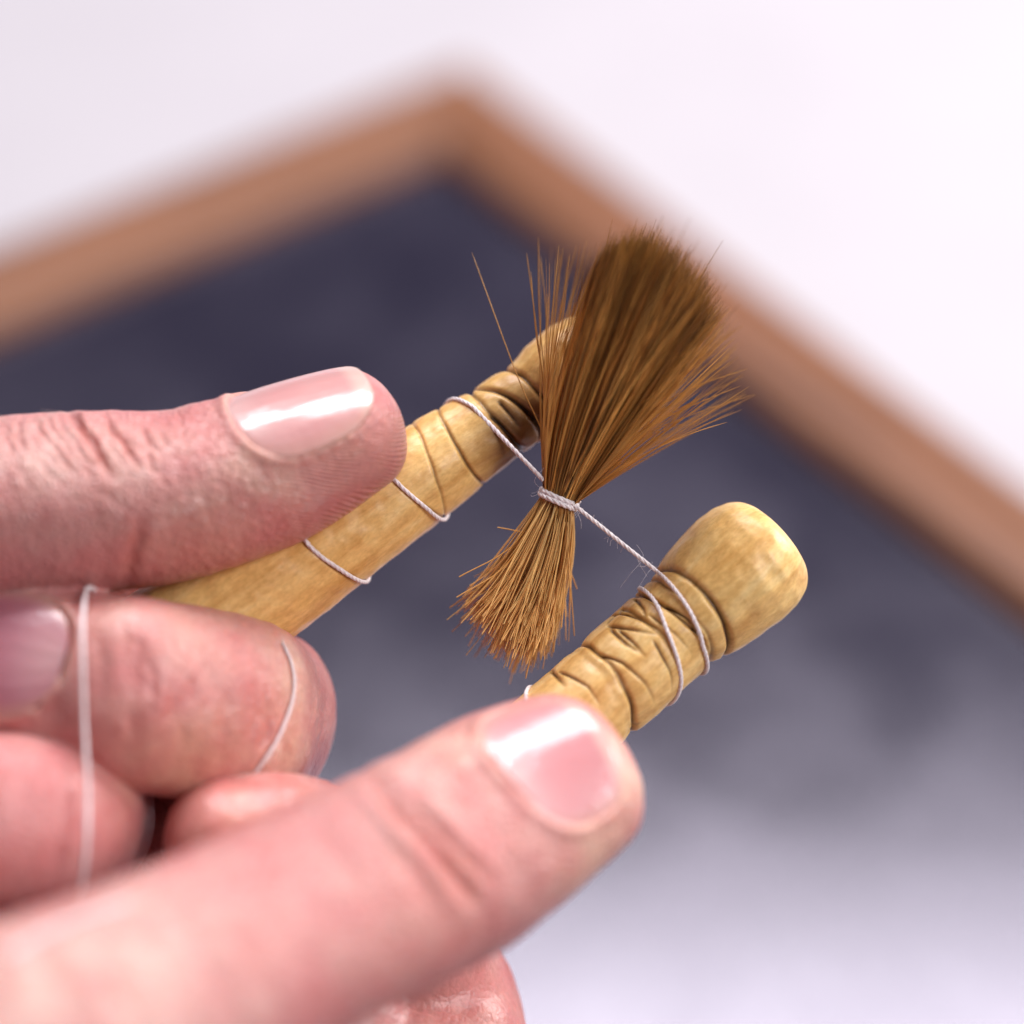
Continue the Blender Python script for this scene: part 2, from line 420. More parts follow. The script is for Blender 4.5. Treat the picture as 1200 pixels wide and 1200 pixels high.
        me = bpy.data.meshes.new(name)
        faces = F.tolist() + [f[:3] for f in F3.tolist()]
        me.from_pydata(loc.tolist(), [], faces); me.polygons.foreach_set('use_smooth', np.full(len(me.polygons), True)); me.update(); me.materials.append(M_PEG)
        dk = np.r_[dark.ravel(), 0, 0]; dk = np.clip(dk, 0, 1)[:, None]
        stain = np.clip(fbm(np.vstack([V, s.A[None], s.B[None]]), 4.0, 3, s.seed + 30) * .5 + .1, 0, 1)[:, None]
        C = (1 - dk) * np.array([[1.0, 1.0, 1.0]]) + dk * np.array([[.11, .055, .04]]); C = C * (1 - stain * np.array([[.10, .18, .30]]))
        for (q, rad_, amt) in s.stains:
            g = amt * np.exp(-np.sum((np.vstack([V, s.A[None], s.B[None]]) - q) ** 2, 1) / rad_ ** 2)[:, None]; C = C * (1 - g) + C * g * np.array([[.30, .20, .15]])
        attr_color(me, 'tint', C)
        from mathutils import Matrix
        o = link(name, me); o.matrix_world = Matrix(np.vstack([np.hstack([Rm, to_world(base)[:, None]]), [0, 0, 0, 1]]).tolist())
        return tag(o, label, 'peg', 'pair of wooden pegs stretching the thread')
ZO = lambda z: z
pegR = Peg((480, 1013, 6.0), (915, 625.5, -3.0),
    [(0, .5), (.05, 3.5), (.6, 5.4), (2, 6.0), (20, 6.0), (27, 5.95), (32.5, 6.15), (38.5, 6.05), (42.0, 6.1), (43.2, 6.4), (46, 7.05), (49, 7.5), (51.5, 7.65), (54.0, 7.45), (55.7, 6.95), (56.8, 6.2), (57.45, 5.3), (57.85, 4.0), (58.12, 2.2), (58.27, .3)], 3)
pegR.pr[:, 0] *= pegR.len / 58.27
pegR.ring([(777, 666), (820, 689), (850, 730), (856, 756)], .42, .62)
pegR.ring([(758, 676), (790, 693), (822, 728), (836, 762)], .30, .30, .6)
pegR.ring([(740, 693), (775, 711), (809, 726), (822, 752)], .34, .42, .9)
pegR.line([(712, 728), (728, 712), (775, 745), (800, 790)], .38, .45, .85)
pegR.line([(711, 732), (745, 738), (775, 745)], .30, .40, .9)
pegR.line([(714, 735), (735, 755), (756, 771)], .34, .42, .9)
pegR.ring([(681, 754), (715, 779), (738, 813), (746, 848)], .38, .55)
pegR.line([(643, 784), (655, 795), (664, 806)], .35, .5)
pegR.ring([(672, 762), (700, 785), (728, 820), (738, 850)], .8, .10, .12)
pegR.line([(760, 720), (790, 742), (812, 768)], .25, .25, .6)
pegR.line([(738, 862), (746, 856), (752, 848)], .5, .5, 1)
for pts, wd, dp in (([(743, 690), (760, 700), (779, 715)], .30, .5), ([(775, 706), (809, 726), (823, 750)], .28, .45), ([(713, 716), (737, 719), (771, 737), (790, 758)], .30, .5), ([(724, 735), (742, 754), (757, 772)], .26, .4),
                    ([(812, 736), (824, 750), (832, 766)], .30, .45), ([(700, 765), (728, 776), (755, 800), (768, 828)], .28, .35), ([(655, 786), (690, 806), (706, 830)], .26, .3), ([(765, 752), (785, 786), (786, 812)], .24, .25), ([(742, 700), (752, 712), (756, 726)], .3, .4)):
    pegR.line(pts, wd, dp, 1.0)
pegR.line([(690, 775), (725, 800), (742, 830)], .9, .12, .15)
pegL = Peg((120, 812, 1.0), (729, 394, -7.0),
    [(0, .5), (.05, 5.0), (1.0, 7.0), (4, 7.7), (18, 7.55), (27, 7.1), (36, 6.45), (46, 5.75), (52, 5.2), (58, 4.9), (60.5, 4.75), (61.5, 4.8), (63.5, 5.5), (67, 5.8), (70, 5.4), (72, 4.2), (73.3, 2.2), (73.8, .5)], 11)
pegL.pr[:, 0] *= pegL.len / 73.8
pegL.stains = [(pegL.pt(np.array(x), np.array(t), 0), r_, a_) for (x, t), r_, a_ in ((pegL.uv(612, 515), 4.2, .95), (pegL.uv(592, 540), 3.6, .8), (pegL.uv(628, 480), 3.2, .9), (pegL.uv(585, 500), 2.0, .5))]  # brown stain plus the tuft's cast shadow, both painted into the tint
pegL.ring([(612, 442), (630, 452), (640, 470)], .42, .75)
pegL.ring([(575, 457), (600, 465), (625, 487), (632, 505)], .42, .62)
pegL.ring([(560, 466), (580, 490), (598, 510), (612, 530)], .36, .5)
pegL.line([(575, 487), (592, 503), (610, 524)], .36, .45)
pegL.line([(585, 470), (602, 490), (612, 505)], .34, .42)
pegL.ring([(517, 488), (532, 515), (548, 545), (565, 566)], .26, .34, .8)
pegL.ring([(489, 504), (503, 535), (513, 565), (520, 590)], .22, .22, .55)
pegL.ring([(437, 541), (470, 571), (500, 596), (522, 608)], .30, .2, .5)
pegL.ring([(337, 612), (370, 648), (400, 670), (424, 680)], .30, .2, .5)

# ------------------------------------------------------------------ hands: implicit surface
class Sweep:
    """one finger or palm piece: nodes (px, py, z, half width, dorsal height, palmar height)"""
    def __init__(s, nodes, dor, n=4, tip=None, root=None, power=2.25, world=False):
        nodes = np.array(nodes, float)
        C = np.array([at(*q[:3]) for q in nodes])
        X = catmull(np.hstack([C, nodes[:, 3:]]), n)
        s.C = X[:, :3]; s.w = X[:, 3]; s.hd = X[:, 4]; s.hp = X[:, 5]; s.p = power
        dor = np.atleast_2d(np.array(dor, float))
        if len(dor) == 1: dor = np.repeat(dor, len(nodes), 0)
        Dh = catmull(dor, n)
        T = np.gradient(s.C, axis=0); s.T = T / np.linalg.norm(T, axis=1)[:, None]
        Dv = Dh - s.T * np.sum(Dh * s.T, 1)[:, None]; s.D = Dv / np.linalg.norm(Dv, axis=1)[:, None]
        s.Lv = np.cross(s.T, s.D)
        s.u = np.r_[0, np.cumsum(np.linalg.norm(np.diff(s.C, axis=0), axis=1))]
        s.tip = tip if tip else min(s.w[-1], s.hd[-1]); s.root = root if root else min(s.w[0], s.hd[0])
        rad = max(s.w.max(), s.hd.max(), s.hp.max(), s.tip, s.root) + 8
        s.lo = s.C.min(0) - rad; s.hi = s.C.max(0) + rad
    def eval(s, P, full=False):
        best = np.full(len(P), 50.0, np.float32)
        inside = np.nonzero(np.all((P > s.lo) & (P < s.hi), 1))[0]
        Q = P[inside].astype(np.float32); nq = len(Q); n = len(s.C) - 1
        b = np.full(nq, 50.0, np.float32); U = np.zeros(nq, np.float32); TH = np.zeros(nq, np.float32)
        f4 = lambda v: np.asarray(v, np.float32)
        for i in range(n):
            a = s.C[i]; ab = s.C[i + 1] - a; l = float(np.linalg.norm(ab)); ax = ab / l
            rmax = float(max(s.w[i], s.w[i + 1], s.hd[i], s.hd[i + 1], s.hp[i], s.hp[i + 1], s.tip if i == n - 1 else 0, s.root if i == 0 else 0))
            q = Q - f4(a); sx = q @ f4(ax)
            r2 = np.einsum('ij,ij->i', q, q); ov = sx - np.clip(sx, 0, l)
            near = np.nonzero(r2 - sx * sx + ov * ov < (rmax + 7) ** 2)[0]
            if not len(near): continue
            q = q[near]; sx = sx[near]; over = ov[near]; t = np.clip(sx / l, 0, 1)
            D = s.D[i] * .5 + s.D[i + 1] * .5; D = D - ax * (D @ ax); D /= np.linalg.norm(D); Lv = np.cross(ax, D)
            x = q @ f4(Lv); y = q @ f4(D)
            F = np.float32
            ww = F(s.w[i]) + F(s.w[i + 1] - s.w[i]) * t; hd = F(s.hd[i]) + F(s.hd[i + 1] - s.hd[i]) * t; hp = F(s.hp[i]) + F(s.hp[i + 1] - s.hp[i]) * t
            hh = np.where(y > 0, hd, hp)
            ra = (ww + hh) * F(.5)
            if i == n - 1: ra = np.where(over > 0, F(s.tip), ra)
            if i == 0: ra = np.where(over < 0, F(s.root), ra)
            A, B, C = x / ww, y / hh, over / ra
            rho = np.sqrt(x * x + y * y + over * over); k = np.sqrt(A * A + B * B + C * C) + F(1e-6)
            d = rho * (1 - 1 / k); d = np.where(k < .2, -np.minimum(ww, hh) * F(.8), d)
            if s.p != 2.0:
                m = np.nonzero(np.abs(d) < 2.5)[0]; p = F(s.p)
                km = (np.abs(A[m]) ** p + np.abs(B[m]) ** p + np.abs(C[m]) ** p) ** F(1 / s.p) + F(1e-6)
                d[m] = rho[m] * (1 - 1 / km)
            m = d < b[near]; nm = near[m]; b[nm] = d[m]
            if full:
                U[nm] = (F(s.u[i]) + sx)[m]; TH[nm] = np.arctan2(A, B)[m]
        best[inside] = b
        if not full: return best
        UU = np.zeros(len(P)); TT = np.zeros(len(P)); UU[inside] = U; TT[inside] = TH
        return best, UU, TT
    def surf(s, u, th, off=0.0, capk=1.0):
        u = np.asarray(u, float); th = np.asarray(th, float)
        uc = np.clip(u, 0, s.u[-1]); over = u - uc
        I = lambda A: np.stack([np.interp(uc, s.u, A[:, k]) for k in range(3)], -1)
        C, D, T = I(s.C), I(s.D), I(s.T)
        D = D / np.linalg.norm(D, axis=-1)[..., None]; T = T / np.linalg.norm(T, axis=-1)[..., None]; Lv = np.cross(T, D)
        ww = np.interp(uc, s.u, s.w); hd = np.interp(uc, s.u, s.hd); hp = np.interp(uc, s.u, s.hp)
        hh = np.where(np.cos(th) > 0, hd, hp)
        sc = np.clip(1 - np.abs(over / s.tip) ** s.p, 0.02, 1) ** (1 / s.p); sc = 1 - capk * (1 - sc)
        sn, cs = np.sin(th), np.cos(th); k = (np.abs(sn) ** s.p + np.abs(cs) ** s.p) ** (-1 / s.p)
        return C + T * over[..., None] + Lv * ((ww * sc * k * sn + off * sn))[..., None] + D * ((hh * sc * k * cs + off * cs))[..., None]
def smin(a, b, k):
    h = np.clip(.5 + .5 * (b - a) / k, 0, 1); return b * (1 - h) + a * h - k * h * (1 - h)

class Hand:
    def __init__(s): s.sw = {}; s.tree = []; s.carve = []; s.nails = []; s.creases = []; s.blobs = []; s.bumps = []
    def field(s, P):
        f = None
        for names, k, ko in s.tree:          # chain of sweeps joined with k, then joined to the rest with ko
            g = None
            for nme in names:
                d = s.sw[nme].eval(P); g = d if g is None else smin(g, d, k)
            f = g if f is None else (smin(f, g, ko) if ko else np.minimum(f, g))
        for c in s.carve: f = np.maximum(f, -(c.sdf(P) - .08))
        return f
    def hit(s, px, py, z0=75, z1=-45):
        z = np.arange(z0, z1, -.15); P = np.array([at(px, py, q) for q in z]); f = s.field(P); i = np.argmax(f < 0)
        return P[i] if f[i] < 0 else None
    def grid(s, h):
        lo = np.min([q.lo for q in s.sw.values()], 0) + 4; hi = np.max([q.hi for q in s.sw.values()], 0) - 4
        B = 6; n = (np.ceil((hi - lo) / h / B).astype(int) + 1) * B
        nb = n // B; cx = [lo[k] + (np.arange(nb[k]) + .5) * B * h for k in range(3)]
        G = np.stack(np.meshgrid(*cx, indexing='ij'), -1).reshape(-1, 3); fc = s.field(G)
        act = np.abs(fc) < B * h * 1.6
        f = np.repeat(np.repeat(np.repeat(fc.reshape(nb), B, 0), B, 1), B, 2).astype(np.float32)
        bi = np.stack(np.unravel_index(np.nonzero(act)[0], nb), 1)
        o = np.stack(np.meshgrid(*[np.arange(B)] * 3, indexing='ij'), -1).reshape(-1, 3)
        idx = (bi[:, None, :] * B + o[None]).reshape(-1, 3)
        for c0 in range(0, len(idx), 400000):
            ii = idx[c0:c0 + 400000]; f[ii[:, 0], ii[:, 1], ii[:, 2]] = s.field(lo + ii * h)
        return f, lo
    def nets(s, h):
        f, lo = s.grid(h); sg = f < 0
        c = [sg[i:f.shape[0] - 1 + i, j:f.shape[1] - 1 + j, k:f.shape[2] - 1 + k] for i in (0, 1) for j in (0, 1) for k in (0, 1)]
        cnt = sum(q.astype(np.int8) for q in c); act = (cnt > 0) & (cnt < 8)
        I = np.stack(np.nonzero(act), 1); vid = np.full(act.shape, -1, np.int64); vid[act] = np.arange(len(I))
        acc = np.zeros((len(I), 3)); num = np.zeros(len(I))
        cor = [(i, j, k) for i in (0, 1) for j in (0, 1) for k in (0, 1)]
        for a in range(8):
            for b in range(a + 1, 8):
                d = np.abs(np.subtract(cor[a], cor[b])).sum()
                if d != 1: continue
                fa = f[I[:, 0] + cor[a][0], I[:, 1] + cor[a][1], I[:, 2] + cor[a][2]]; fb = f[I[:, 0] + cor[b][0], I[:, 1] + cor[b][1], I[:, 2] + cor[b][2]]
                m = (fa < 0) != (fb < 0); t = np.where(m, fa / (fa - fb + 1e-12), 0)
                p = np.array(cor[a])[None] + t[:, None] * (np.array(cor[b]) - np.array(cor[a]))[None]
                acc += np.where(m[:, None], p, 0); num += m
        V = lo + (I + acc / num[:, None]) * h
        Q = []
        for ax in range(3):
            e1, e2 = [k for k in range(3) if k != ax]
            sl0 = [slice(1, f.shape[k] - 1) for k in range(3)]; sl1 = list(sl0); sl0[ax] = slice(0, f.shape[ax] - 1); sl1[ax] = slice(1, f.shape[ax])
            A, Bq = sg[tuple(sl0)], sg[tuple(sl1)]; x = np.stack(np.nonzero(A != Bq), 1); flip = A[A != Bq]
            off = np.array([1, 1, 1]); off[ax] = 0; x = x + off
            def g(d1, d2):
                y = x.copy(); y[:, e1] += d1; y[:, e2] += d2; return vid[y[:, 0], y[:, 1], y[:, 2]]
            q = np.stack([g(-1, -1), g(0, -1), g(0, 0), g(-1, 0)], 1)
            fl = flip if ax != 1 else ~flip
            q[~fl] = q[~fl][:, ::-1]; Q.append(q)
        Q = np.vstack(Q); Q = Q[(Q >= 0).all(1)]
        return V, Q
    def grad_normal(s, P, e=.25):
        n = np.stack([s.field(P + e * np.eye(3)[k]) - s.field(P - e * np.eye(3)[k]) for k in range(3)], 1)
        return n / (np.linalg.norm(n, axis=1)[:, None] + 1e-9)
    def build(s, name, label, base, h=.62):
        V, Q = s.nets(h)
        me0 = mesh_np('tmp', V, Q)
        for _ in range(2):
            nn = np.zeros(len(V) * 3, np.float32); me0.vertices.foreach_get('normal', nn); nn = nn.reshape(-1, 3)
            V = V - nn * np.clip(s.field(V), -.4, .4)[:, None] * .8
            me0.vertices.foreach_set('co', V.astype(np.float32).ravel()); me0.update()
        # split every quad in four and pull the new points onto the surface
        ed = np.sort(np.stack([Q, np.roll(Q, -1, 1)], -1).reshape(-1, 2), 1); key = ed[:, 0] * len(V) + ed[:, 1]
        _, first, inv = np.unique(key, return_index=True, return_inverse=True); mid = (V[ed[first, 0]] + V[ed[first, 1]]) / 2
        nv, ne = len(V), len(mid); em = (nv + inv).reshape(-1, 4); fcx = nv + ne + np.arange(len(Q))
        P = np.vstack([V, mid, V[Q].mean(1)])
        Q4 = np.vstack([np.stack([Q[:, k], em[:, k], fcx, em[:, k - 1]], 1) for k in range(4)])
        bpy.data.meshes.remove(me0); me = mesh_np(name, P, Q4)
        n = len(me.vertices); co = np.zeros(n * 3, np.float32); me.vertices.foreach_get('co', co); P = co.reshape(-1, 3).astype(float)
        nn = np.zeros(n * 3, np.float32); me.vertices.foreach_get('normal', nn); nn = nn.reshape(-1, 3).astype(float)
        for _ in range(2):
            P = P - nn * np.clip(s.field(P), -.3, .3)[:, None] * .8
        me.vertices.foreach_set('co', P.astype(np.float32).ravel()); me.update()
        me.vertices.foreach_get('normal', nn2 := np.zeros(n * 3, np.float32)); nn = nn2.reshape(-1, 3).astype(float)
        # which finger each point belongs to
        names = list(s.sw); best = np.full(n, 99.0); own = np.zeros(n, int); UU = np.zeros(n); TT = np.zeros(n)
        for i, nme in enumerate(names):
            d, u, th = s.sw[nme].eval(P, True); m = d < best; best[m] = d[m]; own[m] = i; UU[m] = u[m]; TT[m] = th[m]
        px = pix(P); front = nn[:, 2] > -.25
        disp = fbm(P, 6.0, 3, 3) * .14
        red = np.zeros(n); tint = np.tile(np.array([[.565, .262, .248]]), (n, 1)); grain = np.where(np.array([q == 'thumb' for q in names])[own], 1.1, .45 if hasattr(s, 'ridges') else .2); pale = np.zeros(n)
        for nme, pts, wd, dp, rd in s.creases:
            m = np.nonzero(front & np.isin(own, [i for i, q in enumerate(names) if q.startswith(nme)]))[0]
            if not len(m): continue
            wobble = np.stack([noise3(P[m], 1.6, 5), noise3(P[m], 1.6, 6)], 1) * 2.0
            d, t = polydist(px[m] + wobble, pts); d = d / 10.0; fade = np.clip(np.minimum(t, 1 - t) * 4 + .15, 0, 1)
            d2, _ = polydist(px[m], [pts[0], pts[0] + (np.array(pts[0]) - pts[0])] if False else pts)
            g = np.exp(-(d / wd) ** 2) * fade; lip = np.exp(-((d - wd * 2.0) / (wd * 1.2)) ** 2) * fade
            disp[m] += -dp * g + dp * .28 * lip; red[m] = np.maximum(red[m], rd * np.exp(-(d / (wd * 1.5)) ** 2) * fade)
        for c, r, colr, amt in s.blobs:
            cc = s.hit(*c) if len(c) == 2 else at(*c)
            if cc is None: continue
            g = min(1, amt * 1.6) * np.exp(-np.sum((P - cc) ** 2, 1) / r ** 2); tint = tint * (1 - g[:, None]) + np.array(colr) * g[:, None]
        for c, r, hgt in s.bumps:
            cc = s.hit(*c)
            if cc is None: continue
            disp += hgt * np.exp(-np.sum((P - cc) ** 2, 1) / r ** 2)
        # nail beds
        for nl in s.nails:
            i = names.index(nl['sweep']); m = np.nonzero(own == i)[0]; sw = s.sw[nl['sweep']]
            d, prox = s.nail_sd(nl, UU[m], TT[m])
            ins = 1 / (1 + np.exp(np.clip(d / .16, -30, 30)))
            fold = np.exp(-((d - .75) / .75) ** 2) * prox; gro = np.exp(-((d - .05) / .22) ** 2) * (.3 + .7 * prox)
            disp[m] += -.55 * ins + .36 * fold - .20 * gro
            lip = np.exp(-((d - .5) / .45) ** 2) * prox
            pale[m] = np.maximum(pale[m], nl.get('pale', .4) * lip); red[m] = np.maximum(red[m], .45 * gro)
            grain[m] *= 1 - .6 * np.exp(-(d / 2.0) ** 2)
        P = P + nn * disp[:, None]
        mott = np.clip(fbm(P, 5.0, 3, 41) * .8 + .15, 0, 1); tint = tint * (1 - .5 * mott[:, None]) + np.array([.55, .165, .17]) * .5 * mott[:, None]
        yel = np.clip(fbm(P, 9.0, 2, 77) * .6 - .1, 0, 1); tint = tint * (1 - .3 * yel[:, None]) + np.array([.70, .46, .38]) * .3 * yel[:, None]
        tint = tint * (1 - red[:, None]) + np.array([.52, .13, .095]) * red[:, None]
        tint = tint * (1 - pale[:, None]) + np.array([.78, .53, .42]) * pale[:, None]
        ridge = np.zeros(n); rm = np.zeros(n)
        if hasattr(s, 'ridges'):
            for nme, fn in s.ridges:
                m = np.nonzero(own == names.index(nme))[0]; a, b = fn(px[m], P[m], UU[m], TT[m]); ridge[m] = a; rm[m] = b
            grain *= 1 - .75 * rm
        org = to_world(at(*base)); W = to_world(P) - org
        me.vertices.foreach_set('co', W.astype(np.float32).ravel())
        me.polygons.foreach_set('use_smooth', np.full(len(me.polygons), True)); me.update()
        me.materials.clear(); me.materials.append(M_SKIN)
        attr_color(me, 'tint', tint); attr_float(me, 'grain', grain); attr_float(me, 'ridge', ridge); attr_float(me, 'ridge_mask', rm)
        o = link(name, me, loc=org); tag(o, label, 'hand', None)
        for nl in s.nails: s.nail_mesh(nl, o, org)
        return o
    def nail_sd(s, nl, u, th):
        sw = s.sw[nl['sweep']]; R = nl['R']; a = (th - nl.get('rot', 0)) * R; b = u - nl['u0']; Ln = nl['u1'] - nl['u0']; hw = nl['hw']
        d = s.nail_outline(a, b, Ln, hw)
        prox = np.clip(1.0 - (b - Ln * .72) / (Ln * .28), 0, 1)
        return d, prox
    @staticmethod
    def nail_half(B, hw, ex=3.2):
        """half width at B (0 base .. 1 tip): round base, straighter sides, softly rounded tip"""
        c = np.where(B < .5, (.5 - B) / .5, (B - .5) / .5); p = np.where(B < .5, 2.7, 3.0)
        return hw * (1 - np.clip(c, 0, 1) ** p) ** (1 / p) * (.94 + .06 * np.clip(B, 0, 1))
    def nail_outline(s, a, b, Ln, hw):
        """signed distance (mm) to the nail outline, coarse but smooth"""
        if not hasattr(s, '_oc'): s._oc = {}
        B = np.r_[np.linspace(0, .06, 10), np.linspace(.08, .92, 30), np.linspace(.94, 1, 10)]
        h = s.nail_half(B, hw); pts = np.stack([h, B * Ln], 1); pts = np.vstack([[0, 0], pts, [0, Ln]])
        near = (np.abs(a) < hw + 6) & (b > -6) & (b < Ln + 6); d = np.full(len(a), 9.0); q = np.stack([np.abs(a[near]), b[near]], 1)
        if len(q):
            dd, _ = polydist(q, pts); ins = q[:, 0] < s.nail_half(np.clip(q[:, 1] / Ln, 0, 1), hw); ins &= (q[:, 1] > 0) & (q[:, 1] < Ln); d[near] = np.where(ins, -dd, dd)
        return d
    def nail_mesh(s, nl, parent, org):
        sw = s.sw[nl['sweep']]; na, nb = 130, 90; R = nl['R']; hw = nl['hw']; Ln = nl['u1'] - nl['u0']
        A, B = np.meshgrid(np.linspace(-1, 1, na), np.linspace(0, 1, nb), indexing='ij')
        # map the square to the rounded nail outline
        Bw = .5 - .5 * np.cos(np.pi * np.clip(B, 0, 1)); B = Bw
        a = A * np.maximum(s.nail_half(B, hw + .15), .05)
        u = nl['u0'] - .2 + (Ln + .2 + nl.get('free', .3)) * B; th = a / R + nl.get('rot', 0)
        rise = .05 + .22 * (1 - (A) ** 2) * nl.get('dome', 1) + nl.get('lift', 0) * B
        top = sw.surf(u, th, 0, nl.get('flat', .35)); nrm_ = sw.surf(u, th, 1.0, nl.get('flat', .35)) - top
        aa = (a / hw).ravel(); bb = (2 * B - 1).ravel(); Xm = np.stack([np.ones_like(aa), aa, aa ** 2, aa ** 4, bb, bb ** 2, aa * bb, aa ** 2 * bb], 1)
        top = (Xm @ np.linalg.lstsq(Xm, top.reshape(-1, 3), rcond=None)[0]).reshape(top.shape)
        q1 = np.stack([A.ravel() * 9, B.ravel() * 1.2, 0 * A.ravel()], 1); rise = rise + (noise3(q1, 1.0, 3) * .022 + noise3(q1, .42, 4) * .008 + noise3(np.stack([A.ravel() * 5, B.ravel() * 7, 0 * A.ravel()], 1), 1.0, 6) * .012).reshape(A.shape)
        rise = rise + nl.get('bow', .25) * (1 - (2 * B - 1) ** 2)
        Pt = top + nrm_ * rise[..., None]; Pb = top + nrm_ * (rise - .7)[..., None]
        nv = na * nb; V = np.vstack([Pt.reshape(-1, 3), Pb.reshape(-1, 3)])
        i = np.arange(na - 1)[:, None] * nb; j = np.arange(nb - 1)[None]
        F = np.stack([i + j, i + nb + j, i + nb + j + 1, i + j + 1], -1).reshape(-1, 4)
        edge = [k * nb for k in range(na)] + [(na - 1) * nb + k for k in range(1, nb)] + [k * nb + nb - 1 for k in range(na - 2, -1, -1)] + [k for k in range(nb - 2, 0, -1)]
        E_ = np.array(edge); S = np.stack([E_, np.roll(E_, -1), np.roll(E_, -1) + nv, E_ + nv], 1)
        c0 = F[0]; nf = np.cross(V[c0[1]] - V[c0[0]], V[c0[3]] - V[c0[0]]) @ nrm_.reshape(-1, 3)[0]
        if nf < 0: F = F[:, ::-1]; S = S[:, ::-1]
        F = np.vstack([F, F[:, ::-1] + nv, S[:, ::-1]])
        me = mesh_np('nail', to_world(V) - org, F, M_NAIL)
        Bf, Af = B.ravel(), A.ravel()
        base = np.array(nl.get('col', (.66, .315, .31)))
        Ct = np.tile(base, (nv, 1))
        lun = np.exp(-((Bf / .24) ** 2 + (Af / .75) ** 2 * .6)); Ct = Ct * (1 - .55 * lun[:, None]) + np.array([.78, .55, .53]) * .55 * lun[:, None]
        fe = np.clip((Bf - .86 + .05 * Af ** 2) / .07, 0, 1) * nl.get('white', .75); Ct = Ct * (1 - fe[:, None]) + np.array([.80, .64, .54]) * fe[:, None]
        sd = np.clip((np.abs(Af) - .76) / .22, 0, 1) * .7; Ct = Ct * (1 - sd[:, None]) + np.array([.66, .36, .30]) * sd[:, None]
        pk = np.clip(noise3(Pt.reshape(-1, 3), 3.2, 8) * .5 + .2, 0, 1) * .3; Ct = Ct * (1 - pk[:, None]) + np.array([.62, .22, .24]) * pk[:, None]
        attr_color(me, 'tint', np.vstack([Ct, Ct]))
        return link('nail', me, parent)

def perp2(p, q, zc):
    """dorsal hint: the image-plane normal (left of p->q, i.e. 'up') tilted towards the camera by zc (0..1)"""
    d = nrm(np.array([q[0] - p[0], -(q[1] - p[1])], float)); return np.array([-d[1] * (1 - zc), d[0] * (1 - zc), zc])

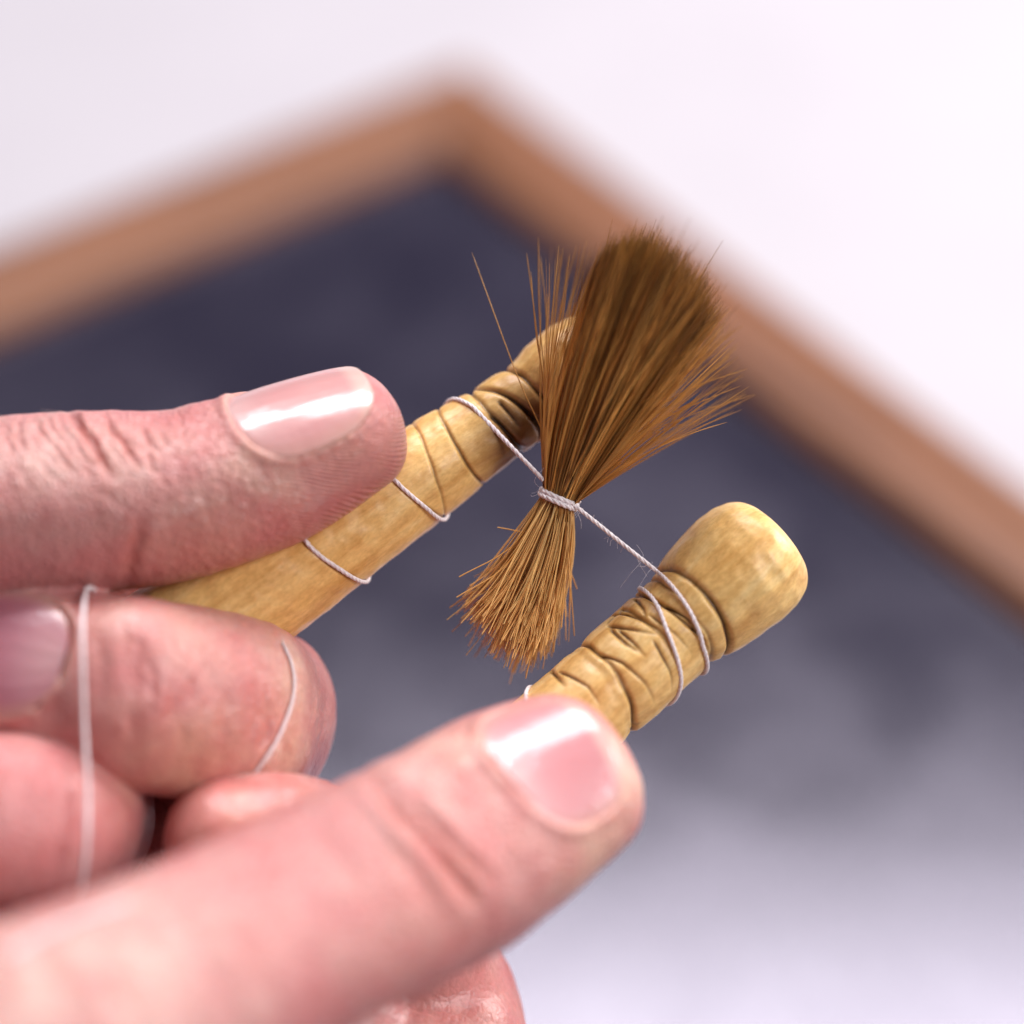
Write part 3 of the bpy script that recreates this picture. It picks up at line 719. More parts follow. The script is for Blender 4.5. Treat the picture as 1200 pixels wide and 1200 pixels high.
# ---- the far hand (left hand, palm side towards the camera)
def left_hand():
    H = Hand()
    dT = [(-.30, .72, .62), (-.10, .78, .62), (-.04, .80, .60), (-.10, .84, .53), (-.28, .84, .46), (-.36, .82, .44), (-.38, .81, .44)]
    H.sw['thumb'] = Sweep([(-420, 800, 2, 15, 13, 13), (-230, 655, 6, 12.5, 10.5, 11.5), (-40, 600, 8, 11.0, 9.6, 10.3), (100, 588, 7.5, 11.0, 9.8, 9.8), (215, 576, 6.5, 10.2, 9.0, 9.6), (320, 544, 5, 9.6, 8.2, 9.0), (402, 507, 4, 8.6, 6.9, 7.6)], dT, n=5, tip=7.0)
    # index: behind, over the top at the knuckle, then back towards the left with its nail to the camera
    H.sw['index_near'] = Sweep([(-260, 800, -24, 11, 10, 10), (60, 815, -20, 10, 9, 9), (300, 840, -8, 10, 9, 8.5)], [(0, .1, -1), (0, .1, -1), (.5, .1, -.6)], n=4)
    H.sw['index_mid'] = Sweep([(302, 842, -4, 10.6, 8.6, 8.5), (270, 832, 6, 11.0, 8.6, 8), (190, 818, 12, 10.9, 8.0, 8), (150, 808, 14, 10.2, 7.4, 8)], [(.9, .05, .35), (.55, .12, .8), (.12, .18, 1), (0, .22, 1)], n=4, power=2.3)
    H.sw['index_far'] = Sweep([(150, 808, 14, 9.8, 7.2, 8), (60, 788, 13, 9.6, 6.6, 8), (-40, 778, 10, 8.8, 6.0, 7), (-85, 776, 8.5, 7.4, 5.2, 6)], [(0, .26, 1), (-.02, .36, 1), (-.08, .40, 1), (-.1, .40, 1)], n=4, tip=6)
    H.sw['middle_near'] = Sweep([(-270, 930, -16, 11, 10, 10), (-40, 955, -6, 9.5, 9, 9), (90, 965, 4, 8.6, 8, 8)], [(0, 0, -1), (.2, 0, -.9), (.8, 0, -.3)], n=4)
    H.sw['middle_mid'] = Sweep([(98, 954, 8, 7.2, 8, 8), (66, 962, 16, 9.2, 8, 8), (-30, 962, 22, 9.6, 7.5, 8), (-120, 955, 22, 9.0, 7, 7.5)], [(.95, 0, .3), (.6, 0, .8), (.1, .1, 1), (0, .1, 1)], n=4)
    H.sw['middle_far'] = Sweep([(-120, 955, 22, 8.8, 7, 7.5), (-230, 940, 16, 8.4, 6, 7), (-290, 930, 12, 7, 5, 6)], [(0, .1, 1), (-.2, .1, 1), (-.3, .1, 1)], n=3, tip=6)
    H.sw['ring_near'] = Sweep([(-290, 1050, -6, 10.5, 9.5, 9.5), (40, 1070, -10, 10, 9, 9), (183, 985, -11, 12, 10, 10), (100, 1075, -2, 8.6, 8, 8), (-60, 1090, 12, 8.4, 8, 8)], [(0, 0, -1), (.1, 0, -1), (.9, 0, -.6), (.6, -.6, .3), (.9, 0, .2)], n=3)
    H.sw['ring_mid'] = Sweep([(-60, 1090, 12, 8.2, 8, 8), (-110, 1085, 20, 8.6, 7.5, 7.5), (-220, 1070, 22, 8.2, 7, 7), (-330, 1045, 17, 7, 5.5, 6)], [(.9, 0, .3), (.5, 0, .8), (0, .1, 1), (-.2, .1, 1)], n=3, tip=6)
    H.sw['little'] = Sweep([(-320, 1160, 2, 9, 8.5, 8.5), (-190, 1190, 8, 7.8, 7.5, 7.5), (-160, 1190, 16, 7.6, 7, 7), (-230, 1180, 22, 7.6, 6.5, 6.5), (-350, 1150, 20, 6.2, 5, 5.5)], [(0, 0, -1), (.8, 0, -.5), (.9, 0, .4), (.2, 0, 1), (-.1, 0, 1)], n=4, tip=5)
    H.sw['palm'] = Sweep([(-250, 965, -16, 24, 10, 10), (-400, 965, -14, 25, 12, 13), (-560, 960, -10, 22, 13, 13), (-680, 965, -6, 17, 13, 13)], [(0, 0, -1)], n=3, root=6)
    H.sw['heel'] = Sweep([(-300, 740, 2, 14, 13, 13), (-430, 820, 0, 17, 14, 14), (-600, 920, -4, 17, 13, 13)], [(0, .5, .6)], n=3)
    H.sw['web'] = Sweep([(-260, 740, -4, 12, 10, 10), (-60, 730, -12, 9, 8, 8), (200, 700, -17, 9, 8, 8)], [(0, .3, -1)], n=2)
    H.sw['forearm'] = Sweep([(-660, 960, -6, 18, 14, 14), (-900, 1040, 0, 21, 17, 17), (-1250, 1150, 8, 26, 22, 22)], [(0, 0, -1)], n=2, tip=5, power=2.0)
    H.tree = [(['palm', 'heel', 'forearm', 'web'], 8, 0), (['thumb'], 3, 3), (['index_near', 'index_mid', 'index_far'], 2.0, 1.2), (['middle_near', 'middle_mid', 'middle_far'], 3.0, .7), (['ring_near', 'ring_mid'], 3, .7), (['little'], 3, .7)]
    H.carve = [pegL]
    swt = H.sw['thumb']; ue = swt.u[-1]
    H.nails = [dict(sweep='thumb', u0=ue - 11.8, u1=ue + 4.6, hw=8.4, R=9.0, free=.2, dome=1.0, white=.5, col=(.66, .335, .325), rot=.20, flat=.95),
               dict(sweep='index_far', u0=H.sw['index_far'].u[-1] - 18.4, u1=H.sw['index_far'].u[-1] + 3.0, hw=7.2, R=8.6, free=.5, col=(.50, .165, .225))]
    H.creases = [('thumb', [(80, 484), (96, 504), (108, 521), (121, 540), (133, 560)], .46, .68, .5),
                 ('thumb', [(121, 486), (133, 508), (146, 521), (156, 540)], .40, .5, .42),
                 ('thumb', [(168, 500), (173, 533), (184, 562)], .32, .22, .25), ('thumb', [(186, 500), (192, 518), (190, 530)], .3, .15, .15),
                 ('thumb', [(52, 487), (60, 500), (75, 520), (92, 545)], .30, .22, .12), ('thumb', [(24, 490), (21, 510), (30, 530)], .3, .25, .15),
                 ('thumb', [(0, 500), (8, 515), (20, 535)], .3, .2, .1), ('thumb', [(38, 489), (45, 505), (58, 522)], .28, .18, .1),
                 ('thumb', [(66, 487), (78, 508), (90, 525), (108, 552)], .28, .2, .1),
                 ('thumb', [(166, 606), (159, 637), (155, 658), (146, 684)], .75, .40, .40), ('thumb', [(105, 570), (130, 585), (160, 600)], .3, .12, .1),
                 ('thumb', [(205, 480), (214, 500), (216, 520)], .3, .12, .08),
                 ('index_mid', [(362, 815), (370, 850), (366, 900)], .5, .16, .08), ('index_mid', [(375, 820), (382, 855), (378, 905)], .4, .16, .08),
                 ('index_mid', [(340, 840), (338, 880), (322, 915)], .5, .14, .08), ('index_mid', [(322, 860), (312, 890), (296, 915)], .5, .12, .06),
                 ('index', [(150, 745), (165, 800), (160, 860), (140, 905)], 1.6, .28, .06), ('index', [(185, 770), (200, 810), (198, 850)], 1.2, .18, .05),
                 ('index_mid', [(250, 800), (262, 830), (255, 870)], 1.4, .15, .05), ('index', [(110, 735), (120, 780), (116, 830)], .8, .2, .05),
                 ('index_mid', [(330, 750), (341, 775), (345, 795), (343, 820), (335, 845), (325, 867), (312, 888), (297, 908), (284, 922)], .45, .30, .10), ('index', [(101, 690), (97, 730), (97, 780), (99, 850), (103, 930)], .6, .0, .12)]
    rr_ = np.random.default_rng(9)
    for k in range(26):
        x0 = -10 + 200 * rr_.random(); y0 = 486 + 62 * rr_.random(); ln = .5 + .6 * rr_.random()
        H.creases.append(('thumb', [(x0, y0), (x0 + 11 * ln, y0 + 17 * ln), (x0 + 26 * ln, y0 + 34 * ln)], .22 + .1 * rr_.random(), .10 + .12 * rr_.random(), .10))
    for k in range(16):
        x0 = 296 + 88 * rr_.random(); y0 = 800 + 60 * rr_.random(); ln = .6 + .6 * rr_.random()
        H.creases.append(('index_mid', [(x0, y0), (x0 + 2, y0 + 25 * ln), (x0 - 8 * ln, y0 + 52 * ln)], .25 + .2 * rr_.random(), .10 + .10 * rr_.random(), .12))
    for k in range(12):
        x0 = 120 + 120 * rr_.random(); y0 = 730 + 120 * rr_.random(); ln = .5 + .6 * rr_.random()
        H.creases.append(('index', [(x0, y0), (x0 + 5, y0 + 20 * ln), (x0 + 2, y0 + 40 * ln)], .35 + .4 * rr_.random(), .10 + .10 * rr_.random(), .08))
    R1, R2, Y1, PK, PU = (.60, .20, .17), (.56, .17, .19), (.76, .53, .37), (.74, .47, .41), (.46, .20, .23)
    H.blobs = [((130, 520), 6, (.72, .42, .37), .4), ((190, 560), 7, (.74, .46, .41), .4), ((20, 540), 8, (.74, .46, .41), .4), ((320, 600), 5.5, (.58, .155, .15), .75), ((390, 565), 6, R1, .5), ((440, 530), 4, (.70, .33, .25), .5), ((300, 560), 6, (.78, .52, .42), .5), ((220, 500), 5, (.66, .30, .27), .35),
               ((155, 650), 6, (.56, .20, .17), .4), ((40, 660), 12, (.58, .23, .23), .45), ((50, 560), 8, PK, .4), ((240, 650), 6, (.66, .32, .23), .4),
               ((205, 830), 7, (.56, .21, .23), .55), ((285, 800), 6, (.58, .18, .16), .55), ((280, 870), 6, (.60, .24, .19), .4), ((200, 895), 7, (.70, .40, .27), .55), ((345, 870), 6, (.72, .47, .36), .6), ((365, 910), 5, PU, .6),
               ((345, 775), 5, (.74, .48, .36), .5), ((230, 735), 6, (.72, .42, .34), .45), ((160, 870), 6, (.58, .28, .22), .35), ((60, 960), 9, (.66, .27, .26), .55), ((30, 900), 6, (.62, .22, .22), .4), ((120, 720), 5, (.70, .37, .31), .5)]
    H.bumps = [((235, 480), 4.0, .35), ((101, 489), 1.6, .5), ((60, 494), 1.5, .3), ((28, 498), 1.5, .25), ((180, 800), 4, .3), ((240, 850), 4, .25), ((285, 800), 4, .3), ((130, 850), 4, .25)]
    def ridges(px, P, U, TH):
        q = px / 10.0 + np.stack([noise3(P, 4.0, 2), noise3(P, 4.0, 4)], 1) * .55
        cx, cy = 33.0, 51.0
        ang = np.arctan2(q[:, 1] - cy, q[:, 0] - cx); r = np.hypot(q[:, 0] - cx, q[:, 1] - cy)
        f = (q[:, 1] * .93 + (q[:, 0] - 38) * -.22 + .012 * (q[:, 0] - 36) ** 2 * np.sign(q[:, 0] - 36)) / .47
        palmar = np.clip((np.abs(TH) - 1.22) / .35, 0, 1); m = palmar * np.clip((U - (ue - 11)) / 5, 0, 1)
        return f, m
    H.ridges = [('thumb', ridges)]
    return H
# ---- the near hand (right hand, thumb nail towards the camera)
def right_hand():
    H = Hand()
    dT = [(-.1, .5, .85), (-.05, .38, .93), (-.03, .28, .95), (-.05, .31, .94), (-.07, .36, .92), (-.08, .38, .91), (-.08, .38, .91)]
    H.sw['thumb'] = Sweep([(-130, 1330, 56, 17, 14, 14), (120, 1205, 49, 13.6, 11, 12), (330, 1095, 37, 12.0, 9.8, 10.5), (500, 1012, 26, 12.1, 9.8, 10), (562, 972, 22.5, 11.8, 8.8, 9.2), (618, 936, 19.5, 11.1, 7.6, 8.3), (665, 911, 17.5, 9.8, 6.6, 7.2)], dT, n=5, tip=5.9, power=2.3)
    H.sw['index_near'] = Sweep([(80, 1480, 36, 11, 10, 10), (330, 1350, 12, 10, 9.5, 9.5), (521, 1232, -4, 9.6, 9, 9)], [(.6, -.4, .6)], n=4)
    H.sw['index_mid'] = Sweep([(527, 1222, -6, 9.3, 8.8, 8.5), (518, 1165, -8, 9.3, 8.2, 8.5), (455, 1062, 1, 8.8, 7.6, 8), (400, 1010, 8.5, 8.6, 7.4, 8)], [(.9, .2, -.2), (.8, .3, -.5), (.5, .6, -.6), (.2, .7, -.7)], n=4)
    H.sw['index_far'] = Sweep([(400, 1012, 8.5, 8.3, 7.4, 8), (330, 988, 12, 8.0, 7.2, 8.0), (268, 986, 14, 7.2, 6.6, 7.4)], [(.1, .75, -.65), (0, .75, -.65), (-.1, .75, -.65)], n=4, tip=7.2)
    H.sw['middle_near'] = Sweep([(40, 1600, 34, 11, 10, 10), (300, 1470, 18, 10, 9.5, 9.5), (500, 1390, 6, 9.6, 9, 9)], [(.6, -.4, .6)], n=3)
    H.sw['middle_far'] = Sweep([(505, 1385, 4, 9.2, 8.8, 8.5), (490, 1320, -2, 9, 8, 8), (400, 1210, 2, 8.6, 7.5, 8), (280, 1160, 8, 7.4, 6.5, 7)], [(.9, .2, -.2), (.8, .3, -.5), (.5, .6, -.6), (.2, .7, -.7)], n=3, tip=6.5)
    H.sw['ring_near'] = Sweep([(0, 1720, 36, 10.5, 9.5, 9.5), (250, 1600, 22, 9.5, 9, 9), (430, 1540, 12, 9, 8.5, 8.5)], [(.6, -.4, .6)], n=3)
    H.sw['ring_far'] = Sweep([(435, 1535, 10, 8.8, 8.5, 8), (415, 1470, 4, 8.6, 7.6, 8), (330, 1370, 8, 8, 7, 7.5), (220, 1320, 13, 7, 6, 6.5)], [(.9, .2, -.2), (.8, .3, -.5), (.5, .6, -.6), (.2, .7, -.7)], n=3, tip=6)
    H.sw['little'] = Sweep([(-60, 1820, 40, 9, 8.5, 8.5), (180, 1710, 28, 8, 8, 8), (310, 1670, 20, 7.8, 7.5, 7.5), (320, 1610, 14, 7.6, 7, 7), (240, 1520, 16, 6.8, 6.2, 6.5), (150, 1480, 20, 5.8, 5, 5.5)], [(.6, -.4, .6), (.6, -.4, .6), (.8, -.2, .2), (.8, .3, -.4), (.5, .6, -.6), (.2, .7, -.7)], n=3, tip=5)
    H.sw['palm'] = Sweep([(60, 1620, 38, 25, 11, 12), (-120, 1640, 44, 26, 13, 14), (-300, 1700, 50, 23, 14, 14), (-430, 1760, 54, 18, 13, 13)], [(.6, -.4, .6)], n=3, root=6)
    H.sw['heel'] = Sweep([(20, 1330, 48, 14, 12, 12), (-150, 1430, 52, 18, 15, 15), (-330, 1620, 54, 18, 14, 14)], [(0, .5, .6)], n=3)
    H.sw['forearm'] = Sweep([(-400, 1740, 54, 19, 14, 14), (-620, 1900, 60, 22, 18, 18), (-900, 2080, 70, 26, 22, 22)], [(.6, -.4, .6)], n=2, tip=5, power=2.0)
    H.tree = [(['palm', 'heel', 'forearm'], 8, 0), (['thumb'], 3, 5), (['index_near', 'index_mid', 'index_far'], 3.0, .8), (['middle_near', 'middle_far'], 3.0, .8), (['ring_near', 'ring_far'], 3, .7), (['little'], 3, .7)]
    H.carve = [pegR]
    ue = H.sw['thumb'].u[-1]; ui = H.sw['index_far'].u[-1]
    H.nails = [dict(sweep='thumb', u0=ue - 9.0, u1=ue + 3.6, hw=8.3, R=10.6, free=.35, dome=1.2, white=.5, col=(.60, .25, .265), rot=-.03, flat=.3, pale=.25, bow=.08),
               dict(sweep='index_far', u0=ui - 9, u1=ui + 4.5, hw=5.8, R=7.5, free=.6)]
    H.creases = [('thumb', [(425, 905), (467, 953), (507, 993), (552, 1055)], .9, .75, .45), ('thumb', [(468, 930), (500, 960), (530, 990), (572, 1036)], .7, .6, .38),
                 ('thumb', [(400, 930), (440, 975), (480, 1015), (520, 1075)], 1.0, .22, .12), ('thumb', [(445, 905), (470, 935)], .8, .25, .15), ('thumb', [(520, 1000), (548, 1040), (556, 1060)], .8, .3, .3),
                 ('thumb', [(360, 960), (395, 1005), (430, 1050)], 1.2, .15, .06)]
    H.blobs = [((600, 985), 7, (.66, .29, .26), .4), ((540, 1045), 6, (.64, .25, .21), .4), ((480, 1080), 8, (.66, .29, .25), .4), ((320, 1090), 9, (.68, .31, .28), .35), ((120, 1120), 12, (.76, .48, .42), .5), ((540, 880), 5, (.74, .47, .36), .5), ((735, 900), 6, (.74, .46, .34), .6), ((700, 1000), 6, (.74, .45, .34), .55),
               ((290, 945), 8, (.68, .27, .21), .6), ((210, 965), 5, (.64, .23, .19), .5), ((470, 900), 6, (.74, .44, .39), .4), ((560, 1170), 9, (.62, .25, .22), .6), ((60, 1170), 10, (.78, .52, .45), .5)]
    H.bumps = [((490, 945), 5, .3), ((530, 1010), 4, .2), ((300, 1080), 8, .3)]
    return H
HL, HR = left_hand(), right_hand()
hand_far = HL.build('hand', 'hand with wrinkled thumb pressing a peg onto its curled index finger, thread over the knuckle', (-1250, 1150, 8))
HR.build('hand', 'hand with broad thumb laid across the peg whose knob is bare, nail facing outwards', (-900, 2080, 70))
pegL.build('wooden_peg', 'pale wooden peg with neck darkened by stain and painted tuft shadow, its knob hidden behind the upper hairs of the tuft')
pegR.build('wooden_peg', 'pale wooden peg with bare blunt knob above a deeply grooved thread-wound neck')

# fine body hairs on the far thumb
def thumb_hairs(H, hand):
    r = np.random.default_rng(3); bag = Bag(); org = np.array(hand.location)
    for k in range(34):
        px_ = -40 + 150 * r.random(); sw = H.sw['thumb']; u = np.interp(px_, pix(sw.C)[:, 0], sw.u); p = sw.surf(np.array(u), np.array(r.normal() * .5 + .1)); d = nrm(sw.surf(np.array(u), np.array(0.1), 1.0) - sw.surf(np.array(u), np.array(.1)) + np.array([-1.2, .1, .2]) + r.normal(size=3) * .35)
        l = 1.2 + 1.4 * r.random(); P = catmull(np.array([p - d * .2, p + d * l * .5, p + d * l + np.array([-.3, -.25, 0]) * l * .5]), 5)
        V, F = tube(P, np.linspace(.02, .008, len(P)), 3); bag.add(V, F, np.tile([[.55, .42, .36]], (len(V), 1)))
    o = link('body_hair', bag.mesh('body_hair', M_FUZZ, org), hand); tag(o, kind='stuff')
thumb_hairs(HL, hand_far)

# ------------------------------------------------------------------ tuft of hair
KN = at(655, 584, 0)
def build_tuft():
    root = bpy.data.objects.new('hair_tuft', None); col.objects.link(root); org = to_world(KN); root.location = org
    tag(root, 'fanned tuft of golden brown animal hair bound in the middle by thread', 'hair tuft')
    r = np.random.default_rng(21)
    dark = np.array([.052, .021, .007]); mid = np.array([.43, .158, .028]); gold = np.array([.72, .365, .095])
    def hair_cols(n, sides, tone, tipdark, lift):
        t = np.linspace(0, 1, n)[:, None]
        c = mid * (1 - tone) + gold * tone
        c = c * (1 - .35 * (1 - t) ** 3) ; k = np.clip((t - .76) / .24, 0, 1) * tipdark
        c = c * (1 - k) + dark * k; c = c * lift
        return np.repeat(c, sides, 0)
    def curve(p0, p1, p2, n, wob=0):
        t = np.linspace(0, 1, n)[:, None]; P = (1 - t) ** 2 * p0 + 2 * t * (1 - t) * p1 + t * t * p2
        if wob: P = P + np.sin(t * np.pi) * wob * r.normal(size=3)[None] * .5
        return P
    lat = nrm(np.array([.92, -.38, .0])); dep = np.array([0.05, -.1, 1.0])
    def upper(q, e, jit=1.0, ln=1.0):
        """q, e in the unit disc: across the fan, and towards the camera"""
        root_p = KN + lat * q * 2.0 + dep * e * 1.9
        f = (q + 1) / 2
        low = KN + (at(632, 602, 0) - at(655, 584, 0)) * 0
        ctl = at(640 + f * 108, 470 + f * 24 - 6 * math.sin(f * math.pi), 2.6 + e * 3.2)
        tip = at(701 + f * 152, 296 + f * f * 74 - 30 * math.sin(f * math.pi) * (1 - .35 * f), 8 + e * 6.5)
        tip = KN + (tip - KN) * ln + r.normal(size=3) * .35 * jit; ctl = ctl + r.normal(size=3) * .25 * jit
        return root_p, ctl, tip
    bag = Bag(); n, sd = 14, 5
    cl = r.normal(size=(90, 2)) * .55; cd = .6 + .7 * r.random(90)
    for _ in range(2100):
        rr = math.sqrt(r.random()); a = r.random() * 2 * math.pi; q, e = rr * math.cos(a), rr * math.sin(a)
        kc = np.argmin((cl[:, 0] - q) ** 2 + (cl[:, 1] - e) ** 2); qc, ec = cl[kc]
        p0, p1, p2 = upper(q, e, 1.0 if r.random() < .8 else 3.6, 1 + r.normal() * .028 - .02 * rr); c0, c1, c2 = upper(qc, ec, 0, 1)
        p1 = p1 + (c1 - p1) * .25; p2 = p2 + (c2 - p2) * .22 * r.random()
        P = curve(p0, p1, p2, n, .7); rad = (.055 + .04 * r.random()) * np.linspace(1.0, .5, n); rad[-1] = .015
        V, F = tube(P, rad, sd); bag.add(V, F, hair_cols(n, sd, float(np.clip(r.normal() * .35 + .42, 0, 1.2)), (.22 + .4 * r.random()), (.25 + 1.2 * r.random()) * cd[kc]))
    for k in range(150):
        rightside = k < 115; e = r.normal() * .5
        if rightside:
            g = r.random() ** 1.7; tx, ty = 846 + g * 36 + r.normal() * 8, 360 + g * 105 + r.normal() * 10; cx, cy = 742 + r.normal() * 6 + g * 8, 498 + g * 30; q = .9
        else:
            g = r.random() ** 2.0; tx, ty = 703 - g * 80 + r.normal() * 4, 292 + r.normal() * 8; cx, cy = 640 - g * 3 + r.normal() * 2, 470; q = -.9
        p0 = KN + lat * q * 2.0 + dep * e * 1.2; ln = 1 - .35 * r.random() ** 2
        tip = p0 + (at(tx, ty, 7 + e * 7) - p0) * ln; P = curve(p0, p0 + (at(cx, cy, 5 + e * 4) - p0) * (.6 + .4 * ln), tip, n, .5)
        rad = (.055 + .045 * r.random()) * np.linspace(1.0, .5, n); rad[-1] = .015
        V, F = tube(P, rad, sd); bag.add(V, F, hair_cols(n, sd, .3 + .6 * r.random(), .25, .8 + .5 * r.random()))
    o = link('upper_hairs', bag.mesh('upper_hairs', M_HAIR, org), root); tag(o, kind='stuff', label='thick golden brown brush of hair with darker tips')
    bag = Bag()
    for _ in range(880):
        rr = math.sqrt(r.random()); a = r.random() * 2 * math.pi; q, e = rr * math.cos(a), rr * math.sin(a); f = (q + 1) / 2
        p0 = KN + lat * q * 1.9 + dep * e * 1.8 + np.array([0, .1, 0])
        ctl = at(608 + f * 60, 652 + 6 * math.sin(f * 3.1), e * 2.0 - 1)
        tip = at(541 + f * 118 + r.normal() * 5, 700 + 62 * math.sin(min(f * 1.25, 1.0) * math.pi * .62) - 30 * max(f - .8, 0) / .2, e * 5.5 - 3)
        k = 1 + r.normal() * .085 - .06 * abs(e); tip = p0 + (tip - p0) * k; ctl = ctl + r.normal(size=3) * .4
        P = curve(p0, ctl, tip, 9, .9); rad = np.full(9, .048 + .034 * r.random()) * np.linspace(1.05, .9, 9)
        V, F = tube(P, rad, sd); bag.add(V, F, hair_cols(9, sd, float(np.clip(r.normal() * .35 + .85, 0, 1.4)), 0, .7 + .6 * r.random()) * np.array([1.15, 1.35, 1.9]))
    o = link('lower_hairs', bag.mesh('lower_hairs', M_HAIR, org), root); tag(o, kind='stuff', label='short lighter cut ends of the hair below the binding')
    # the hairs inside the binding
    bag = Bag()
    for _ in range(420):
        rr = math.sqrt(r.random()); a = r.random() * 2 * math.pi; q, e = rr * math.cos(a), rr * math.sin(a)
        p0 = KN + lat * q * 2.0 + dep * e * 1.9; up = nrm(np.array([.12, 1, .1])); P = np.stack([p0 - up * 2.2, p0 - up * .8, p0 + up * .8, p0 + up * 2.2])
        V, F = tube(P, .07, sd); bag.add(V, F, hair_cols(4, sd, .2, 0, .8))
    o = link('bound_hairs', bag.mesh('bound_hairs', M_HAIR, org), root); tag(o, kind='stuff')
    strays = [((640, 520), (606, 440), (553, 296), 4), ((638, 470), (628, 380), (617, 296), 5), ((640, 470), (632, 370), (631, 278), 6), ((639, 470), (628, 390), (622, 318), 3), ((641, 470), (640, 370), (633, 300), 7),
              ((641, 470), (650, 370), (660, 290), 6), ((642, 470), (655, 380), (668, 298), 4), ((643, 470), (655, 370), (676, 287), 8), ((643, 460), (665, 370), (686, 296), 7), ((644, 460), (660, 370), (664, 330), 2), ((645, 470), (672, 360), (693, 290), 9),
              ((720, 530), (800, 490), (884, 462), 6), ((720, 528), (800, 478), (872, 440), 7), ((716, 530), (790, 485), (868, 452), 3), ((720, 520), (795, 470), (866, 418), 8), ((725, 515), (800, 460), (876, 432), 5), ((720, 512), (800, 440), (860, 398), 9), ((722, 508), (795, 440), (872, 380), 10),
              ((716, 520), (780, 478), (846, 437), 6), ((715, 525), (770, 492), (830, 462), 4), ((722, 505), (800, 430), (858, 372), 11), ((715, 515), (790, 455), (850, 412), 9), ((712, 535), (760, 510), (815, 492), 5)]
    for k, (c, m, t, z) in enumerate(strays):
        side = -.95 if t[0] < 700 else .95
        pts = np.array([KN + lat * side * 2.0, at(*c, z * .35), at(*m, z * .7), at(*t, z)]); P = resample(catmull(pts, 8), 1.2); nn = len(P)
        rad = .085 * np.linspace(1.0, .6, nn); rad[-1] = .015; b = Bag(); V, F = tube(P, rad, 5); b.add(V, F, hair_cols(nn, 5, .45 + .4 * r.random(), .3, 1.0))
        link('stray_hair', b.mesh('stray_hair', M_HAIR, org), root)
    for (c, t, z) in [((630, 622), (583, 618), 0), ((666, 640), (673, 745), -2), ((666, 640), (668, 690), 1), ((664, 650), (658, 735), 2), ((600, 660), (527, 712), -3), ((595, 660), (535, 700), 2), ((640, 690), (616, 795), 1), ((640, 680), (597, 782), 0), ((660, 640), (676, 690), -3), ((600, 640), (538, 676), 1)]:
        side = -.95 if t[0] < 600 else .9
        P = resample(catmull(np.array([KN + lat * side * 1.6, at(*c, z * .4), at(*t, z)]), 8), 1.2); b = Bag(); V, F = tube(P, .07, 5); b.add(V, F, hair_cols(len(P), 5, .7, 0, 1.0))
        link('stray_hair', b.mesh('stray_hair', M_HAIR, org), root)
build_tuft()

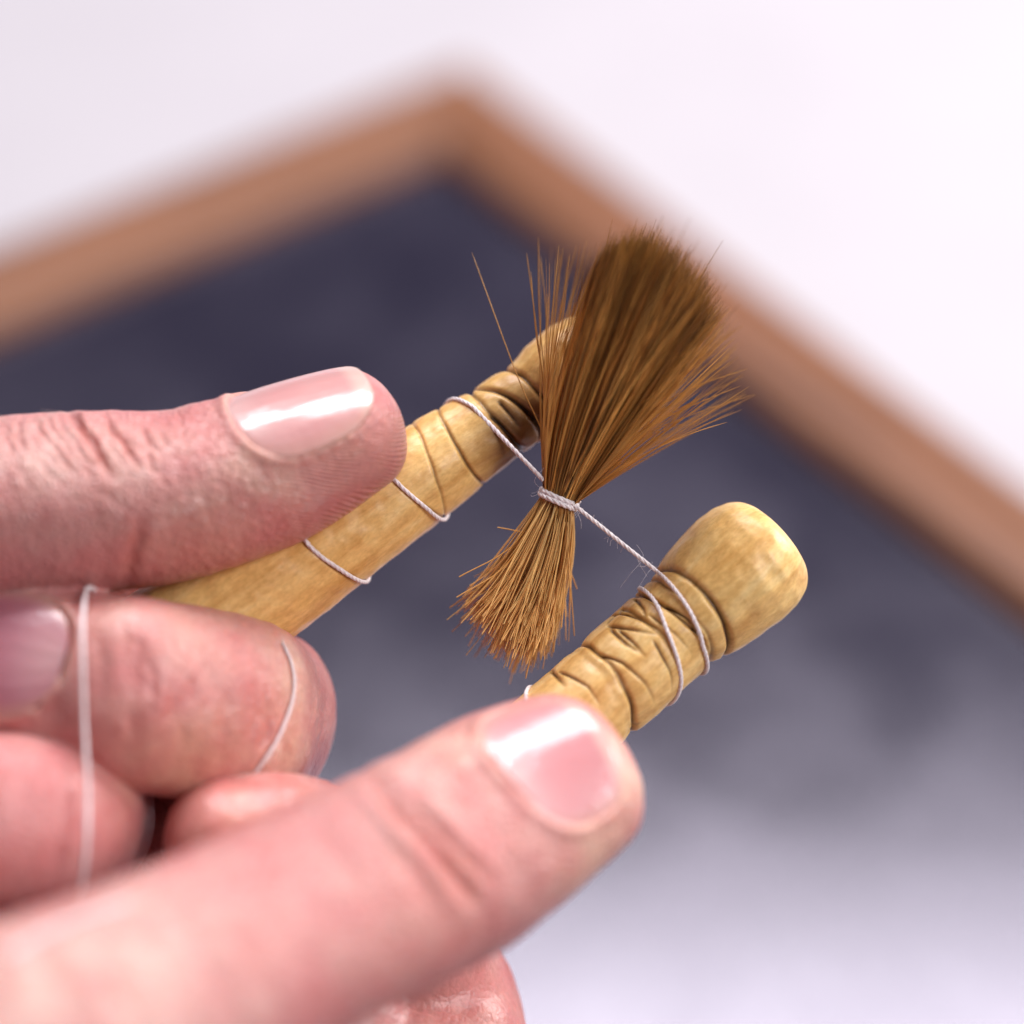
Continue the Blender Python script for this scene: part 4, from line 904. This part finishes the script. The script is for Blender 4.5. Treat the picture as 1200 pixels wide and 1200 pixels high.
# ------------------------------------------------------------------ thread
def build_thread():
    root = bpy.data.objects.new('thread', None); col.objects.link(root); org = to_world(KN); root.location = org
    tag(root, 'white twisted cotton thread tied round the hair tuft and wound on both pegs', 'thread')
    def strand(P, rad=.33, name='strand', taper=None):
        P = resample(P, .16); n = len(P); T, Nn, B = frames(P)
        s = np.arange(n) * .16; b = Bag(); pr = rad * .60
        for k in range(3):
            ph = s / 2.3 * 2 * np.pi + k * 2 * np.pi / 3
            Q = P + (rad * .38) * (np.cos(ph)[:, None] * Nn + np.sin(ph)[:, None] * B)
            Q = Q + np.stack([noise3(Q, .7, 3 + k), noise3(Q, .7, 9 + k), noise3(Q, .7, 15 + k)], 1) * .022
            V, F = tube(Q, pr, 7); b.add(V, F)
        return link(name, b.mesh(name, M_THREAD, org), root)
    def on(peg, pts, off=.20):
        """visible front points -> list of (x, theta)"""
        return [peg.uv(*p) for p in pts]
    def wind(peg, uvs, off=.15, n=14):
        uvs = np.array(uvs, float); X = catmull(np.c_[uvs, np.zeros(len(uvs))], n); return peg.pt(X[:, 0], X[:, 1], off)
    tau = 2 * np.pi
    # far peg: from the fingers along the peg in a loose spiral, a few turns, then off to the tuft
    a = on(pegL, [(338, 612), (368, 645), (400, 668), (426, 681)]); b = on(pegL, [(438, 540), (470, 570), (498, 594), (522, 608)])
    c = on(pegL, [(549, 474), (556, 479)])
    sgn = np.sign(a[-1][1] - a[0][1])
    path = [(a[0][0] - 6.5, a[0][1] - sgn * 3.6), (a[0][0] - 2.5, a[0][1] - sgn * 1.6)] + a + [(a[-1][0] + 3.0, a[-1][1] + sgn * 1.5), (b[0][0] - 2.0, b[0][1] + sgn * (tau - 1.2))]
    path += [(x, t + sgn * tau) for x, t in b]
    path += [(b[-1][0] + 3.5, b[-1][1] + sgn * (tau + 1.4)), (c[0][0] - 2, c[0][1] + sgn * (2 * tau - 1.2))] + [(x, t + sgn * 2 * tau) for x, t in c]
    W = wind(pegL, path); strand(W, .265)
    start = W[-1]
    # to the binding
    kn_l = at(637, 563, 1.2); kn_r = at(673, 592, 1.4)
    strand(np.linspace(W[-3], kn_l, 40), .29)
    # the binding: rings round the tuft
    lat = nrm(np.array([.93, -.36, 0])); dep = np.array([0, 0, 1.0]); up = nrm(np.array([.36, .93, .0]))
    ang = np.linspace(-.3, tau * 2.0 + .3, 260)
    ring = KN + (2.28 * np.cos(ang))[:, None] * lat + (2.2 * np.sin(ang))[:, None] * dep + (np.linspace(-.52, .52, 260) + .35 * np.sin(ang) * -.35)[:, None] * up
    strand(ring, .33, 'binding')
    # near peg
    d1 = on(pegR, [(771, 671), (790, 690), (808, 716), (820, 744), (826, 766)]); d2 = on(pegR, [(750, 690), (768, 706), (782, 740), (794, 775), (797, 800), (791, 824)])
    s2 = np.sign(d1[-1][1] - d1[0][1])
    strand(np.linspace(kn_r, pegR.pt(np.array(d1[0][0]), np.array(d1[0][1]), .18), 40), .275)
    path = list(d1) + [(d1[-1][0] - 1.0, d1[-1][1] + s2 * 1.2), ((d1[-1][0] + d2[0][0]) / 2, d1[-1][1] + s2 * 2.2), (d2[0][0] + .3, d2[0][1] + s2 * (tau - .8))]
    path += [(x, t + s2 * tau) for x, t in d2]
    e = on(pegR, [(617, 803)]); path += [(d2[-1][0] - 3, d2[-1][1] + s2 * (tau + 1.2)), (e[0][0] + 2.5, e[0][1] + s2 * (2 * tau - 1.0)), (e[0][0], e[0][1] + s2 * 2 * tau), (e[0][0] - 2, e[0][1] + s2 * (2 * tau + .8)), (e[0][0] - 4, e[0][1] + s2 * (2 * tau + 2.4))]
    strand(wind(pegR, path), .265)
    # over the far index finger
    def over(H, pts, off=.28):
        out = []
        for p in pts:
            q = H.hit(*p[:2])
            out.append(q + np.array([0, 0, off - .12]) if q is not None else at(*p[:2], p[2] if len(p) > 2 else 0))
        return np.array(out)
    P = over(HL, [(333, 757), (341, 775), (345, 795), (343, 820), (335, 845), (325, 867), (312, 888), (297, 908), (284, 922)])
    zt = P[0][2]; behind = np.array([at(312, 728, zt - 11), at(318, 737, zt - 7), at(325, 745, zt - 2.6)])
    strand(catmull(np.vstack([behind, P]), 10), .22)
    # the strand hanging in front of the far hand
    q0 = HL.hit(104, 700); q1 = HL.hit(99, 760)
    z0 = q0[2] if q0 is not None else 14
    P = np.array([at(128, 700, z0 - 8), at(108, 690, z0 - 1), at(101, 694, z0 + .8), at(97, 730, 20.6), at(97, 780, 23.3), at(99, 850, 24.2), at(103, 930, 26.0), at(102, 985, 27.5), at(97, 1030, 27.0), at(88, 1060, 25), at(60, 1085, 20), at(20, 1100, 14)])
    strand(catmull(P, 12), .27)
    P = over(HR, [(10, 1118, 40), (45, 1098, 40), (85, 1080, 40), (120, 1068, 40), (150, 1058, 40)], .5)
    strand(catmull(P, 12), .42)
    # loose fibres
    r = np.random.default_rng(5); bag = Bag()
    A_, B_ = at(673, 592, 1.4), at(771, 671, 1.5)
    for k in range(46):
        t = r.random(); p = A_ + (B_ - A_) * t if k < 30 else KN + lat * (2.4 * r.choice([-1, 1])) + up * r.normal() * .5
        d = nrm(r.normal(size=3) + np.array([-.4, -.6, 0]) * (t > .4)); l = .5 + r.random() * (2.6 if t > .6 else 1.1)
        P = catmull(np.array([p, p + d * l * .5 + r.normal(size=3) * .15 * l, p + d * l + r.normal(size=3) * .3 * l]), 5)
        V, F = tube(P, .017, 3); bag.add(V, F, np.tile([[.8, .74, .78]], (len(V), 1)))
    o = link('loose_fibres', bag.mesh('loose_fibres', M_FUZZ, org), root); tag(o, kind='stuff')
build_thread()
